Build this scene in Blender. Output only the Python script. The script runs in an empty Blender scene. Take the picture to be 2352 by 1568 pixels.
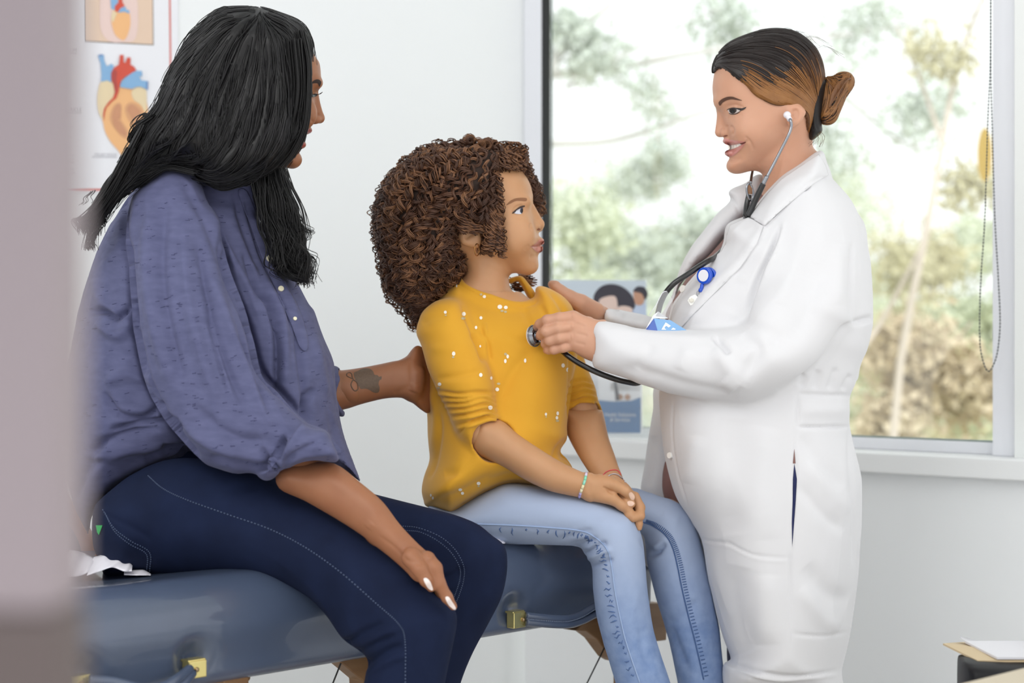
import bpy, bmesh, math, random, os
import numpy as np
from mathutils import Vector, Matrix
from mathutils.bvhtree import BVHTree
from mathutils.geometry import delaunay_2d_cdt
random.seed(7); RNG = np.random.RandomState(7)

# ------------------------------------------------------------------ camera, sky, added lights, exposure
SC = bpy.context.scene
F, CX, CY, CH = 4312.0, 1176.0, 784.0, 1.15       # focal length in pixels of a 2352x1568 frame, centre, camera height
cam = bpy.data.cameras.new('camera'); cam_o = bpy.data.objects.new('camera', cam)
SC.collection.objects.link(cam_o); SC.camera = cam_o
cam.sensor_width = 36.0; cam.lens = F / 2352 * 36
cam_o.location = (0, 0, CH); cam_o.rotation_euler = (math.pi / 2, 0, 0)
cam.clip_start = 0.05; cam.clip_end = 200
cam.dof.use_dof = True; cam.dof.focus_distance = 2.85; cam.dof.aperture_fstop = 3.6; cam.dof.aperture_blades = 0
SC.view_settings.view_transform = 'Standard'; SC.view_settings.look = 'None'
SC.view_settings.gamma = 1; SC.view_settings.use_curve_mapping = False
SC.view_settings.exposure = 0.12
world = bpy.data.worlds.new('sky'); SC.world = world; world.use_nodes = True
wn = world.node_tree; wb = wn.nodes['Background']
wb.inputs[0].default_value = (0.985, 0.99, 1.0, 1); wb.inputs[1].default_value = 1.33
SC.cycles.max_bounces = 8; SC.cycles.transparent_max_bounces = 12

def area_light(name, loc, target, size, size_y, power, color=(1, 1, 1)):
    l = bpy.data.lights.new(name, 'AREA'); l.shape = 'RECTANGLE'; l.size = size; l.size_y = size_y
    l.energy = power; l.color = color
    o = bpy.data.objects.new(name, l); SC.collection.objects.link(o)
    o.location = loc
    o.rotation_euler = (Vector(target) - Vector(loc)).to_track_quat('-Z', 'Y').to_euler()
    return o
area_light('overhead_fill_light', (-0.9, 1.2, 2.62), (0.1, 2.9, 0.9), 1.6, 1.2, 22, (1.0, 0.98, 0.95))  # added soft fill from overhead, no fixture behind it
area_light('overhead_fill_light', (1.3, 1.0, 2.62), (0.3, 2.9, 0.9), 1.4, 1.0, 9, (1.0, 0.98, 0.95))  # second, weaker fill added on the right

sl = bpy.data.lights.new('foliage_sun', 'SUN'); sl.energy = 2.2; sl.angle = 0.3; foliage_sun = bpy.data.objects.new('foliage_sun', sl); SC.collection.objects.link(foliage_sun)  # added to brighten the foliage outside
foliage_sun.rotation_euler = (math.radians(48), 0, math.radians(14))

C = SC.collection
def P(px, py, d):
    return np.array([(px - CX) / F * d, d, CH - (py - CY) / F * d])

# ------------------------------------------------------------------ naming helpers
def tag(o, label=None, cat=None, group=None, kind=None):
    if label: o['label'] = label
    if cat: o['category'] = cat
    if group: o['group'] = group
    if kind: o['kind'] = kind
    return o
def empty(name, loc, label=None, cat=None, group=None):
    o = bpy.data.objects.new(name, None); C.objects.link(o); o.location = Vector(loc)
    o.empty_display_size = 0.05
    return tag(o, label, cat, group)
def link(name, me, mat=None, parent=None):
    o = bpy.data.objects.new(name, me); C.objects.link(o)
    if mat is not None:
        me.materials.append(mat)
    if parent is not None:
        o.parent = parent
        o.matrix_parent_inverse = Matrix.Translation(-Vector(parent.location))
    return o

# ------------------------------------------------------------------ materials
def srgb(h):
    h = h.lstrip('#'); v = [int(h[i:i + 2], 16) / 255 for i in (0, 2, 4)]
    return tuple((x / 12.92 if x <= 0.04045 else ((x + 0.055) / 1.055) ** 2.4) for x in v) + (1,)
def mat(name, col, rough=0.5, metal=0.0, spec=0.5, grad=None, sss=0.0, sss_r=(1, .35, .2), bump=None, var=None, coat=0.0,
        sheen=0.0, trans=0.0, alpha=1.0, noise_scale=60.0, stretch=None):
    """bump=(scale,strength,distance); var=(second colour, scale, contrast)"""
    m = bpy.data.materials.new(name); m.use_nodes = True
    nt = m.node_tree; b = nt.nodes['Principled BSDF']
    col = srgb(col) if isinstance(col, str) else col
    b.inputs['Base Color'].default_value = col; b.inputs['Roughness'].default_value = rough
    b.inputs['Metallic'].default_value = metal; b.inputs['Specular IOR Level'].default_value = spec
    b.inputs['Subsurface Weight'].default_value = sss; b.inputs['Subsurface Radius'].default_value = sss_r
    b.inputs['Subsurface Scale'].default_value = 0.006
    b.inputs['Coat Weight'].default_value = coat; b.inputs['Sheen Weight'].default_value = sheen
    b.inputs['Transmission Weight'].default_value = trans; b.inputs['Alpha'].default_value = alpha
    tc = None
    def coords():
        nonlocal tc
        if tc is None:
            t = nt.nodes.new('ShaderNodeTexCoord'); mp = nt.nodes.new('ShaderNodeMapping')
            nt.links.new(t.outputs['Object'], mp.inputs[0])
            if stretch: mp.inputs['Scale'].default_value = stretch
            tc = mp.outputs[0]
        return tc
    if var:
        c2, sc_, con = var
        n = nt.nodes.new('ShaderNodeTexNoise'); n.inputs['Scale'].default_value = sc_; n.inputs['Detail'].default_value = 4
        nt.links.new(coords(), n.inputs['Vector'])
        r = nt.nodes.new('ShaderNodeValToRGB'); nt.links.new(n.outputs[0], r.inputs[0])
        r.color_ramp.elements[0].position = 0.5 - con; r.color_ramp.elements[1].position = 0.5 + con
        r.color_ramp.elements[0].color = col; r.color_ramp.elements[1].color = srgb(c2) if isinstance(c2, str) else c2
        nt.links.new(r.outputs[0], b.inputs['Base Color'])
    if grad:
        # grad=(axis vector, start, end, colour): two-tone dye or wear running along the object
        ax, g0, g1, c2, ns, na = grad
        t = nt.nodes.new('ShaderNodeTexCoord'); dp = nt.nodes.new('ShaderNodeVectorMath'); dp.operation = 'DOT_PRODUCT'; dp.inputs[1].default_value = ax
        nt.links.new(t.outputs['Object'], dp.inputs[0]); n = nt.nodes.new('ShaderNodeTexNoise'); n.inputs['Scale'].default_value = ns
        nt.links.new(coords(), n.inputs['Vector']); ma = nt.nodes.new('ShaderNodeMath'); ma.operation = 'MULTIPLY_ADD'; ma.inputs[1].default_value = na
        nt.links.new(n.outputs[0], ma.inputs[0]); nt.links.new(dp.outputs['Value'], ma.inputs[2])
        mr = nt.nodes.new('ShaderNodeMapRange'); mr.inputs[1].default_value = g0; mr.inputs[2].default_value = g1; nt.links.new(ma.outputs[0], mr.inputs[0])
        mx = nt.nodes.new('ShaderNodeMix'); mx.data_type = 'RGBA'; nt.links.new(mr.outputs[0], mx.inputs[0])
        src = b.inputs['Base Color'].links
        if src: nt.links.new(src[0].from_socket, mx.inputs[6])
        else: mx.inputs[6].default_value = col
        mx.inputs[7].default_value = srgb(c2); nt.links.new(mx.outputs[2], b.inputs['Base Color'])
    if bump:
        s, st, di = bump
        n = nt.nodes.new('ShaderNodeTexNoise'); n.inputs['Scale'].default_value = s; n.inputs['Detail'].default_value = 3
        nt.links.new(coords(), n.inputs['Vector'])
        bp = nt.nodes.new('ShaderNodeBump'); bp.inputs['Strength'].default_value = st; bp.inputs['Distance'].default_value = di
        nt.links.new(n.outputs[0], bp.inputs['Height']); nt.links.new(bp.outputs[0], b.inputs['Normal'])
    return m

# ------------------------------------------------------------------ simple meshes
def mesh_np(name, V, faces_flat, starts, totals, smooth=True):
    me = bpy.data.meshes.new(name)
    me.vertices.add(len(V)); me.vertices.foreach_set('co', np.ascontiguousarray(V, dtype=np.float32).ravel())
    me.loops.add(len(faces_flat)); me.loops.foreach_set('vertex_index', np.ascontiguousarray(faces_flat, dtype=np.int32))
    me.polygons.add(len(starts)); me.polygons.foreach_set('loop_start', np.ascontiguousarray(starts, dtype=np.int32))
    me.polygons.foreach_set('loop_total', np.ascontiguousarray(totals, dtype=np.int32))
    me.update(calc_edges=True)
    me.polygons.foreach_set('use_smooth', np.full(len(starts), smooth, dtype=bool))
    me.validate(); return me
def quads(name, V, Q, smooth=True):
    Q = np.asarray(Q); n = Q.shape[1]
    return mesh_np(name, V, Q.ravel(), np.arange(len(Q)) * n, np.full(len(Q), n), smooth)
def thick(o, t):
    md = o.modifiers.new('thickness', 'SOLIDIFY'); md.thickness = t; md.offset = 0; return o
class MB:
    """collects simple solids into one bmesh"""
    def __init__(s): s.bm = bmesh.new()
    def hexa(s, p):                       # 8 corners: bottom 4 (ccw), top 4
        v = [s.bm.verts.new(Vector(q)) for q in p]
        for f in ((3, 2, 1, 0), (4, 5, 6, 7), (0, 1, 5, 4), (1, 2, 6, 5), (2, 3, 7, 6), (3, 0, 4, 7)):
            s.bm.faces.new([v[i] for i in f])
        return s
    def box(s, o, ax, ay, az):            # origin corner + three edge vectors
        o, ax, ay, az = map(np.asarray, (o, ax, ay, az))
        return s.hexa([o, o + ax, o + ax + ay, o + ay, o + az, o + ax + az, o + ax + ay + az, o + ay + az])
    def prism(s, pts, ext):
        ext = Vector(ext)
        a = [s.bm.verts.new(Vector(p)) for p in pts]; b = [s.bm.verts.new(Vector(p) + ext) for p in pts]
        n = len(pts); s.bm.faces.new(a[::-1]); s.bm.faces.new(b)
        for i in range(n): s.bm.faces.new((a[i], a[(i + 1) % n], b[(i + 1) % n], b[i]))
        return s
    def sphere(s, c, r, seg=16, scale=(1, 1, 1), rot=None):
        m = Matrix.Translation(Vector(c)) @ (rot.to_4x4() if rot else Matrix()) @ Matrix.Diagonal((r * scale[0], r * scale[1], r * scale[2], 1))
        bmesh.ops.create_uvsphere(s.bm, u_segments=seg, v_segments=max(6, seg * 2 // 3), radius=1, matrix=m); return s
    def cyl(s, a, b, ra, rb=None, seg=24):
        a, b = Vector(a), Vector(b); rb = ra if rb is None else rb
        m = Matrix.Translation((a + b) / 2) @ (b - a).to_track_quat('Z', 'Y').to_matrix().to_4x4()
        bmesh.ops.create_cone(s.bm, cap_ends=True, segments=seg, radius1=ra, radius2=rb, depth=(b - a).length, matrix=m); return s
    def build(s, name, m=None, parent=None, bevel=0, smooth=False, seg=2):
        bmesh.ops.recalc_face_normals(s.bm, faces=s.bm.faces)
        me = bpy.data.meshes.new(name); s.bm.to_mesh(me); s.bm.free()
        if smooth:
            me.polygons.foreach_set('use_smooth', np.ones(len(me.polygons), dtype=bool))
        o = link(name, me, m, parent)
        if bevel:
            md = o.modifiers.new('bevel', 'BEVEL'); md.width = bevel; md.segments = seg; md.limit_method = 'ANGLE'
        return o
def resample(pts, n, closed=False):
    pts = np.asarray(pts, float); k = len(pts)
    if k == 2 or k == 1:
        t = np.linspace(0, 1, n)[:, None]; return pts[0] * (1 - t) + pts[-1] * t
    if closed: pad = np.vstack([pts[-1], pts, pts[0], pts[1]]); m = k
    else: pad = np.vstack([2 * pts[0] - pts[1], pts, 2 * pts[-1] - pts[-2]]); m = k - 1
    t = np.linspace(0, m, n, endpoint=not closed); i = np.minimum(t.astype(int), m - 1); f = (t - i)[:, None]
    p0, p1, p2, p3 = pad[i], pad[i + 1], pad[i + 2], pad[i + 3]
    return 0.5 * (2 * p1 + (p2 - p0) * f + (2 * p0 - 5 * p1 + 4 * p2 - p3) * f ** 2 + (3 * p1 - p0 - 3 * p2 + p3) * f ** 3)
def tubes(name, S, rad, m=6, mat_=None, parent=None, cap=True, closed=False, flat=1.0):
    """S (s,n,3) polylines -> one mesh of tubes; rad scalar or (n,) or (s,n)"""
    S = np.asarray(S, float)
    if S.ndim == 2: S = S[None]
    s, n, _ = S.shape
    R = np.broadcast_to(np.asarray(rad, float), (s, n))
    T = np.roll(S, -1, 1) - np.roll(S, 1, 1) if closed else np.gradient(S, axis=1)
    T /= np.linalg.norm(T, axis=2, keepdims=True) + 1e-12
    # parallel-transport frames
    ref = np.tile(np.array([0.13, -0.9, 0.41]), (s, 1)); U = np.zeros_like(S)
    u = ref - (ref * T[:, 0]).sum(1, keepdims=True) * T[:, 0]; u /= np.linalg.norm(u, axis=1, keepdims=True) + 1e-9
    for i in range(n):
        u = u - (u * T[:, i]).sum(1, keepdims=True) * T[:, i]; u /= np.linalg.norm(u, axis=1, keepdims=True) + 1e-9
        U[:, i] = u
    B = np.cross(T, U)
    a = np.arange(m) * 2 * np.pi / m
    V = S[:, :, None] + R[:, :, None, None] * (np.cos(a)[None, None, :, None] * U[:, :, None] * flat + np.sin(a)[None, None, :, None] * B[:, :, None])
    V = V.reshape(-1, 3)
    i = np.arange(n if closed else n - 1); j = np.arange(m); base = np.arange(s) * n * m
    I, J = np.meshgrid(i, j, indexing='ij'); I2 = (I + 1) % n
    q = np.stack([I * m + J, I2 * m + J, I2 * m + (J + 1) % m, I * m + (J + 1) % m], -1).reshape(-1, 4)
    Q = (base[:, None, None] + q[None]).reshape(-1, 4)
    ff = Q.ravel(); st = np.arange(len(Q)) * 4; to = np.full(len(Q), 4)
    if cap and not closed:
        c0 = (base[:, None] + np.arange(m)[None]); c1 = (base[:, None] + (n - 1) * m + np.arange(m)[None, ::-1])
        cf = np.concatenate([c0, c1]).ravel(); k = 2 * s
        st = np.concatenate([st, len(ff) + np.arange(k) * m]); to = np.concatenate([to, np.full(k, m)]); ff = np.concatenate([ff, cf])
    me = mesh_np(name, V, ff, st, to)
    return link(name, me, mat_, parent)

# ------------------------------------------------------------------ implicit surfaces
def smin(a, b, k):
    if k <= 0: return np.minimum(a, b)
    h = np.maximum(k - np.abs(a - b), 0) / k
    return np.minimum(a, b) - h * h * k * 0.25
class Prim:
    k = 0.01; sub = False
def cone(a, b, ra, rb=None, k=0.012, sub=False):
    a = np.asarray(a, float); b = np.asarray(b, float); rb = ra if rb is None else rb
    p = Prim(); p.k = k; p.sub = sub; r = max(ra, rb) + k + 0.022
    p.lo = np.minimum(a, b) - r; p.hi = np.maximum(a, b) + r
    ab = b - a; L = max(ab @ ab, 1e-12)
    def f(X):
        w = X - a; t = np.clip(w @ ab / L, 0, 1)
        return np.linalg.norm(w - t[:, None] * ab, axis=1) - (ra + (rb - ra) * t)
    p.f = f; return p
def ell(c, r, rot=None, k=0.012, sub=False):
    """rot: 3x3 whose columns are the ellipsoid axes"""
    c = np.asarray(c, float); r = np.asarray(r, float); M = np.eye(3) if rot is None else np.asarray(rot)
    p = Prim(); p.k = k; p.sub = sub; e = np.abs(M) @ r + k + 0.022; p.lo = c - e; p.hi = c + e
    def f(X):
        q = (X - c) @ M; k0 = np.linalg.norm(q / r, axis=1); k1 = np.linalg.norm(q / r ** 2, axis=1) + 1e-9
        return np.where(k0 < 1e-6, -r.min(), k0 * (k0 - 1) / k1)
    p.f = f; return p
def rotz(deg, tilt=0):
    a, t = math.radians(deg), math.radians(tilt)
    x = np.array([math.cos(a) * math.cos(t), math.sin(a) * math.cos(t), math.sin(t)]); y = np.array([-math.sin(a), math.cos(a), 0])
    return np.stack([x, y, np.cross(x, y)], 1)
def poly_sdf(poly, X, Y):
    """signed distance in px, positive inside"""
    poly = np.asarray(poly, float); n = len(poly); d = np.full(X.shape, 1e18); ins = np.zeros(X.shape, bool)
    for i in range(n):
        a, b = poly[i], poly[(i + 1) % n]; e = b - a
        t = np.clip(((X - a[0]) * e[0] + (Y - a[1]) * e[1]) / (e @ e + 1e-9), 0, 1)
        d = np.minimum(d, (X - a[0] - t * e[0]) ** 2 + (Y - a[1] - t * e[1]) ** 2)
        if a[1] != b[1]:
            c = ((a[1] <= Y) & (Y < b[1])) | ((b[1] <= Y) & (Y < a[1]))
            ins ^= c & (X < (b[0] - a[0]) * (Y - a[1]) / (b[1] - a[1]) + a[0])
    return np.where(ins, 1, -1) * np.sqrt(d)
def blur(a, r):
    if r < 1: return a
    k = np.exp(-np.arange(-2 * r, 2 * r + 1) ** 2 / (2.0 * (r * 0.8) ** 2)); k /= k.sum()
    for ax in (0, 1):
        pad = [(0, 0), (0, 0)]; pad[ax] = (2 * r, 2 * r); b = np.pad(a, pad, mode='edge'); o = np.zeros_like(a)
        for i, w in enumerate(k):
            sl = [slice(None)] * 2; sl[ax] = slice(i, i + a.shape[ax]); o += w * b[tuple(sl)]
        a = o
    return a
def blob(poly, spine, R=0.05, k=0.012, sub=False, smooth=True, soft=4, far=1.0, curve=True):
    """a rounded solid whose outline is traced; spine = [(px,py,depth,half_thickness[,R])]"""
    poly = np.asarray(poly, float)
    if curve: poly = resample(poly, len(poly) * 4, closed=True)
    sp = [tuple(s) + (R,) if len(s) == 4 else tuple(s) for s in spine]
    st = 2.0; mg = 40
    x0, y0 = poly.min(0) - mg; x1, y1 = poly.max(0) + mg
    xs = np.arange(x0, x1 + st, st); ys = np.arange(y0, y1 + st, st)
    X, Y = np.meshgrid(xs, ys, indexing='ij')
    D = poly_sdf(poly, X, Y)
    if len(sp) == 1:
        DE = np.full(X.shape, sp[0][2]); TT = np.full(X.shape, sp[0][3]); RR = np.full(X.shape, sp[0][4])
    else:
        W = np.zeros(X.shape); DE = W.copy(); TT = W.copy(); RR = W.copy()
        for a, b in zip(sp[:-1], sp[1:]):
            ex, ey = b[0] - a[0], b[1] - a[1]
            t = np.clip(((X - a[0]) * ex + (Y - a[1]) * ey) / (ex * ex + ey * ey), 0, 1)
            dd = np.hypot(X - a[0] - t * ex, Y - a[1] - t * ey); w = 1 / (dd + 6) ** 4
            W += w; DE += w * (a[2] + (b[2] - a[2]) * t); TT += w * (a[3] + (b[3] - a[3]) * t); RR += w * (a[4] + (b[4] - a[4]) * t)
        DE /= W; TT /= W; RR /= W
        DE = blur(DE, 6); TT = blur(TT, 4)
    Dm = D * DE / F
    if soft: 
        B = blur(Dm, soft); w = np.clip(Dm / 0.02, 0, 1); Dm = Dm * (1 - w) + B * w
    p = Prim(); p.k = k; p.sub = sub
    tm = TT.max() * max(1, far) + k + 0.02; d0, d1 = DE.min() - tm, DE.max() + tm
    xa, xb, ya, yb = poly[:, 0].min() - 34, poly[:, 0].max() + 34, poly[:, 1].min() - 34, poly[:, 1].max() + 34
    cs = np.array([P(x, y, d) for x in (xa, xb) for y in (ya, yb) for d in (d0, d1)])
    p.lo = cs.min(0); p.hi = cs.max(0)
    M = np.stack([Dm, DE, TT, RR], -1); nx, ny = X.shape
    def f(Q):
        dep = np.maximum(Q[:, 1], 0.05); px = CX + Q[:, 0] / dep * F; py = CY - (Q[:, 2] - CH) / dep * F
        u = np.clip((px - x0) / st, 0, nx - 1.001); v = np.clip((py - y0) / st, 0, ny - 1.001)
        i = u.astype(int); j = v.astype(int); fu = (u - i)[:, None]; fv = (v - j)[:, None]
        m = (M[i, j] * (1 - fu) + M[i + 1, j] * fu) * (1 - fv) + (M[i, j + 1] * (1 - fu) + M[i + 1, j + 1] * fu) * fv
        d, de, tt, rr = m.T
        w = Q[:, 1] - de; tt = np.where(w > 0, tt * far, tt)
        uu = (rr - np.minimum(d, rr)) / rr; q = w / tt
        return (np.sqrt(uu * uu + q * q) - 1) * np.minimum(rr, tt)
    p.f = f; return p
def chain(pts, k=0.004, sub=False):
    """pts = [(px,py,depth,radius m)] -> linked tapered segments"""
    out = []
    for a, b in zip(pts[:-1], pts[1:]):
        out.append(cone(P(*a[:3]), P(*b[:3]), a[3], b[3], k, sub))
    return out
def shell(base, off, poly, k=0.006, edge=0.006, dlim=None):
    """a layer lying on a solid, cut to a traced outline (caps of hair, collars)"""
    S = SDF(base); S_p = [q for q in S.p if not q.sub]
    poly = resample(np.asarray(poly, float), len(poly) * 4, closed=True)
    x0, y0 = poly.min(0) - 60; x1, y1 = poly.max(0) + 60; st = 2.0
    X, Y = np.meshgrid(np.arange(x0, x1, st), np.arange(y0, y1, st), indexing='ij'); D = poly_sdf(poly, X, Y); nx, ny = X.shape
    p = Prim(); p.k = k; p.lo = np.min([q.lo for q in S_p], 0) - off; p.hi = np.max([q.hi for q in S_p], 0) + off
    def f(Q):
        base_v = np.full(len(Q), 0.1)
        o = S(Q); dep = np.maximum(Q[:, 1], .05); px = CX + Q[:, 0] / dep * F; py = CY - (Q[:, 2] - CH) / dep * F
        i = np.clip(((px - x0) / st), 0, nx - 1.001); j = np.clip(((py - y0) / st), 0, ny - 1.001); ii = i.astype(int); jj = j.astype(int); fu = i - ii; fv = j - jj
        d = (D[ii, jj] * (1 - fu) + D[ii + 1, jj] * fu) * (1 - fv) + (D[ii, jj + 1] * (1 - fu) + D[ii + 1, jj + 1] * fu) * fv
        out = (px < x0) | (px > x1) | (py < y0) | (py > y1); d = np.where(out, -60, d) * dep / F
        r = -smin(-(o - off), d, edge)
        if dlim is not None: r = np.maximum(r, Q[:, 1] - dlim)
        return r
    p.f = f; return p
class SDF:
    def __init__(s, prims): s.p = [q for q in prims if q is not None]
    def __call__(s, X):
        lo, hi = X.min(0), X.max(0); acc = np.full(len(X), 0.06)
        for q in s.p:
            if (q.lo > hi).any() or (q.hi < lo).any(): continue
            m = ((X >= q.lo) & (X <= q.hi)).all(1)
            if not m.any(): continue
            al = m.all(); XX = X if al else X[m]; v = q.f(XX)
            if q.sub: r = -smin(-acc[m], v, q.k)
            else: r = smin(acc[m], v, q.k)
            acc[m] = r
        return acc
def surface(prims, h=0.002, clip=None):
    """sparse surface nets -> V, Q"""
    f = SDF(prims); K = 4; s = h * K
    pos = [q for q in f.p if not q.sub]
    lo = np.min([q.lo for q in pos], 0); hi = np.max([q.hi for q in pos], 0)
    if clip is not None: lo = np.maximum(lo, clip[0]); hi = np.minimum(hi, clip[1])
    n = np.ceil((hi - lo) / s).astype(int) + 1
    act = []
    bs = 12
    for a in range(0, n[0], bs):
        for b in range(0, n[1], bs):
            for c in range(0, n[2], bs):
                g = np.stack(np.meshgrid(np.arange(a, min(a + bs, n[0])), np.arange(b, min(b + bs, n[1])), np.arange(c, min(c + bs, n[2])), indexing='ij'), -1).reshape(-1, 3)
                v = f(lo + (g + 0.5) * s); m = np.abs(v) < s * 1.25
                if m.any(): act.append(g[m])
    if not act: return np.zeros((0, 3)), np.zeros((0, 4), int)
    act = np.concatenate(act)
    N = (n + 2) * K; off = np.stack(np.meshgrid(*[np.arange(K + 1)] * 3, indexing='ij'), -1).reshape(-1, 3)
    key = lambda g: (g[..., 0].astype(np.int64) * N[1] + g[..., 1]) * N[2] + g[..., 2]
    KV, VV, QS = [], [], []
    for a in range(0, len(act), 400):
        A = act[a:a + 400]; G = (A[:, None] * K + off[None])
        v = f((lo + G * h).reshape(-1, 3)).reshape(len(A), K + 1, K + 1, K + 1)
        c = np.zeros((len(A), K, K, K), int); co = {}
        for dx in (0, 1):
            for dy in (0, 1):
                for dz in (0, 1):
                    w = v[:, dx:dx + K, dy:dy + K, dz:dz + K]; co[dx, dy, dz] = w; c += (w < 0)
        m = (c > 0) & (c < 8)
        if not m.any(): continue
        idx = np.argwhere(m); cn = {k_: w[m] for k_, w in co.items()}
        acc = np.zeros((len(idx), 3)); cnt = np.zeros(len(idx))
        ks = list(cn)
        for k1 in ks:
            for ax in range(3):
                if k1[ax] == 0:
                    k2 = list(k1); k2[ax] = 1; k2 = tuple(k2)
                    x, y = cn[k1], cn[k2]; cr = (x < 0) != (y < 0)
                    t = np.where(cr, x / np.where(cr, x - y, 1), 0)
                    p = np.tile(np.array(k1, float), (len(idx), 1)); p[:, ax] = t
                    acc[cr] += p[cr]; cnt += cr
        g = A[idx[:, 0]] * K + idx[:, 1:]
        KV.append(key(g)); VV.append(lo + (g + acc / cnt[:, None]) * h)
        for ax in range(3):
            s1 = [slice(None), slice(0, K), slice(0, K), slice(0, K)]; s2 = list(s1); s2[ax + 1] = slice(1, K + 1)
            x, y = v[tuple(s1)], v[tuple(s2)]; cr = (x < 0) != (y < 0)
            if not cr.any(): continue
            e = np.argwhere(cr); g = A[e[:, 0]] * K + e[:, 1:]; flip = x[cr] < 0
            o1 = np.zeros(3, int); o2 = np.zeros(3, int); o1[(ax + 1) % 3] = 1; o2[(ax + 2) % 3] = 1
            q = np.stack([key(g - o1 - o2), key(g - o2), key(g), key(g - o1)], 1)
            q[~flip] = q[~flip][:, ::-1]; QS.append(q)
    KV = np.concatenate(KV); VV = np.concatenate(VV); Q = np.concatenate(QS)
    o = np.argsort(KV); KV = KV[o]; VV = VV[o]
    i = np.searchsorted(KV, Q); i = np.minimum(i, len(KV) - 1); ok = (KV[i] == Q).all(1)
    return VV, i[ok]
def normals(V, Q):
    fn = np.cross(V[Q[:, 2]] - V[Q[:, 0]], V[Q[:, 3]] - V[Q[:, 1]]); N = np.zeros_like(V)
    for k in range(4):
        for c in range(3): N[:, c] += np.bincount(Q[:, k], fn[:, c], len(V))
    return N / (np.linalg.norm(N, axis=1, keepdims=True) + 1e-12)
def proj(V): return CX + V[:, 0] / V[:, 1] * F, CY - (V[:, 2] - CH) / V[:, 1] * F
def vnoise(X, seed=0):
    I = np.floor(X).astype(np.int64); f = X - I; f = f * f * (3 - 2 * f)
    def h(i, j, k):
        n = (i * 73856093) ^ (j * 19349663) ^ (k * 83492791) ^ (seed * 2654435761 % 4294967291)
        n = (n ^ (n >> 13)) * 1274126177 & 0x7fffffff; n = (n ^ (n >> 16)) * 668265263 & 0x7fffffff
        return (n & 0xffff) / 32767.5 - 1
    r = 0
    for a in (0, 1):
        for b in (0, 1):
            for c in (0, 1):
                w = (f[:, 0] if a else 1 - f[:, 0]) * (f[:, 1] if b else 1 - f[:, 1]) * (f[:, 2] if c else 1 - f[:, 2])
                r = r + w * h(I[:, 0] + a, I[:, 1] + b, I[:, 2] + c)
    return r
def wrinkle(V, N, d, fa, fl, amp, seed=0, mask=None):
    """soft folds running along direction d: high frequency fa across, low fl along"""
    d = np.asarray(d, float); d /= np.linalg.norm(d); al = V @ d; X = V * fa - np.outer(al, d) * (fa - fl)
    w = vnoise(X, seed); w = (1 - np.abs(w)) ** 2 - 0.55
    a = amp if mask is None else amp * mask
    return V + N * (w * a)[:, None]
def strokes(V, Q, ST):
    """carve folds: each stroke = (points px, sigma px, amplitude m (+ raises), [sides: 0 both])"""
    N = normals(V, Q); px, py = proj(V); view = V - np.array([0, 0, CH]); fr = (N * view).sum(1) < 0
    disp = np.zeros(len(V))
    for st in ST:
        pts, sg, amp = st[:3]; drange = st[3] if len(st) > 3 else None
        pts = np.asarray(pts, float); pts = resample(pts, max(8, len(pts) * 4)) if len(pts) > 2 else pts
        m = fr & (px > pts[:, 0].min() - 3 * sg) & (px < pts[:, 0].max() + 3 * sg) & (py > pts[:, 1].min() - 3 * sg) & (py < pts[:, 1].max() + 3 * sg)
        if drange: m &= (V[:, 1] > drange[0]) & (V[:, 1] < drange[1])
        ix = np.where(m)[0]
        if not len(ix): continue
        x, y = px[ix], py[ix]; best = np.full(len(ix), 1e9); tt = np.zeros(len(ix)); L = len(pts) - 1
        for i in range(L):
            a, b = pts[i], pts[i + 1]; e = b - a
            t = np.clip(((x - a[0]) * e[0] + (y - a[1]) * e[1]) / (e @ e + 1e-9), 0, 1)
            d = np.hypot(x - a[0] - t * e[0], y - a[1] - t * e[1]); c = d < best
            best[c] = d[c]; tt[c] = (i + t[c]) / L
        taper = np.clip(np.minimum(tt, 1 - tt) * 5, 0.0, 1) ** 0.5
        disp[ix] += amp * np.exp(-best ** 2 / (2 * sg * sg)) * np.maximum(taper, 0.15)
    return V + N * disp[:, None]
def relax(V, Q, it=1, lam=0.5):
    n = len(V)
    for _ in range(it):
        S = np.zeros_like(V); c = np.zeros(n)
        for a, b in ((0, 1), (1, 2), (2, 3), (3, 0)):
            for i, j in ((a, b), (b, a)):
                c += np.bincount(Q[:, i], minlength=n)
                for k in range(3): S[:, k] += np.bincount(Q[:, i], V[Q[:, j], k], n)
        V = V + lam * (S / np.maximum(c, 1)[:, None] - V)
    return V
def flesh(name, prims, h, m, parent, st=(), wr=(), sm=1, parts=None):
    """implicit solid -> mesh object; wr=[(dir,fa,fl,amp,seed,maskfn)]"""
    if parts:
        VS, QS, o = [], [], 0
        for clip, hh in parts:
            V, Q = surface(prims, hh, clip); VS.append(V); QS.append(Q + o); o += len(V)
        V = np.concatenate(VS); Q = np.concatenate(QS)
    else: V, Q = surface(prims, h)
    if sm: V = relax(V, Q, sm)
    for w in wr:
        N = normals(V, Q); V = wrinkle(V, N, w[0], w[1], w[2], w[3], w[4] if len(w) > 4 else 0, w[5](V) if len(w) > 5 else None)
    if st: V = strokes(V, Q, st)
    o = link(name, quads(name, V, Q), m, parent)
    return o
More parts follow.
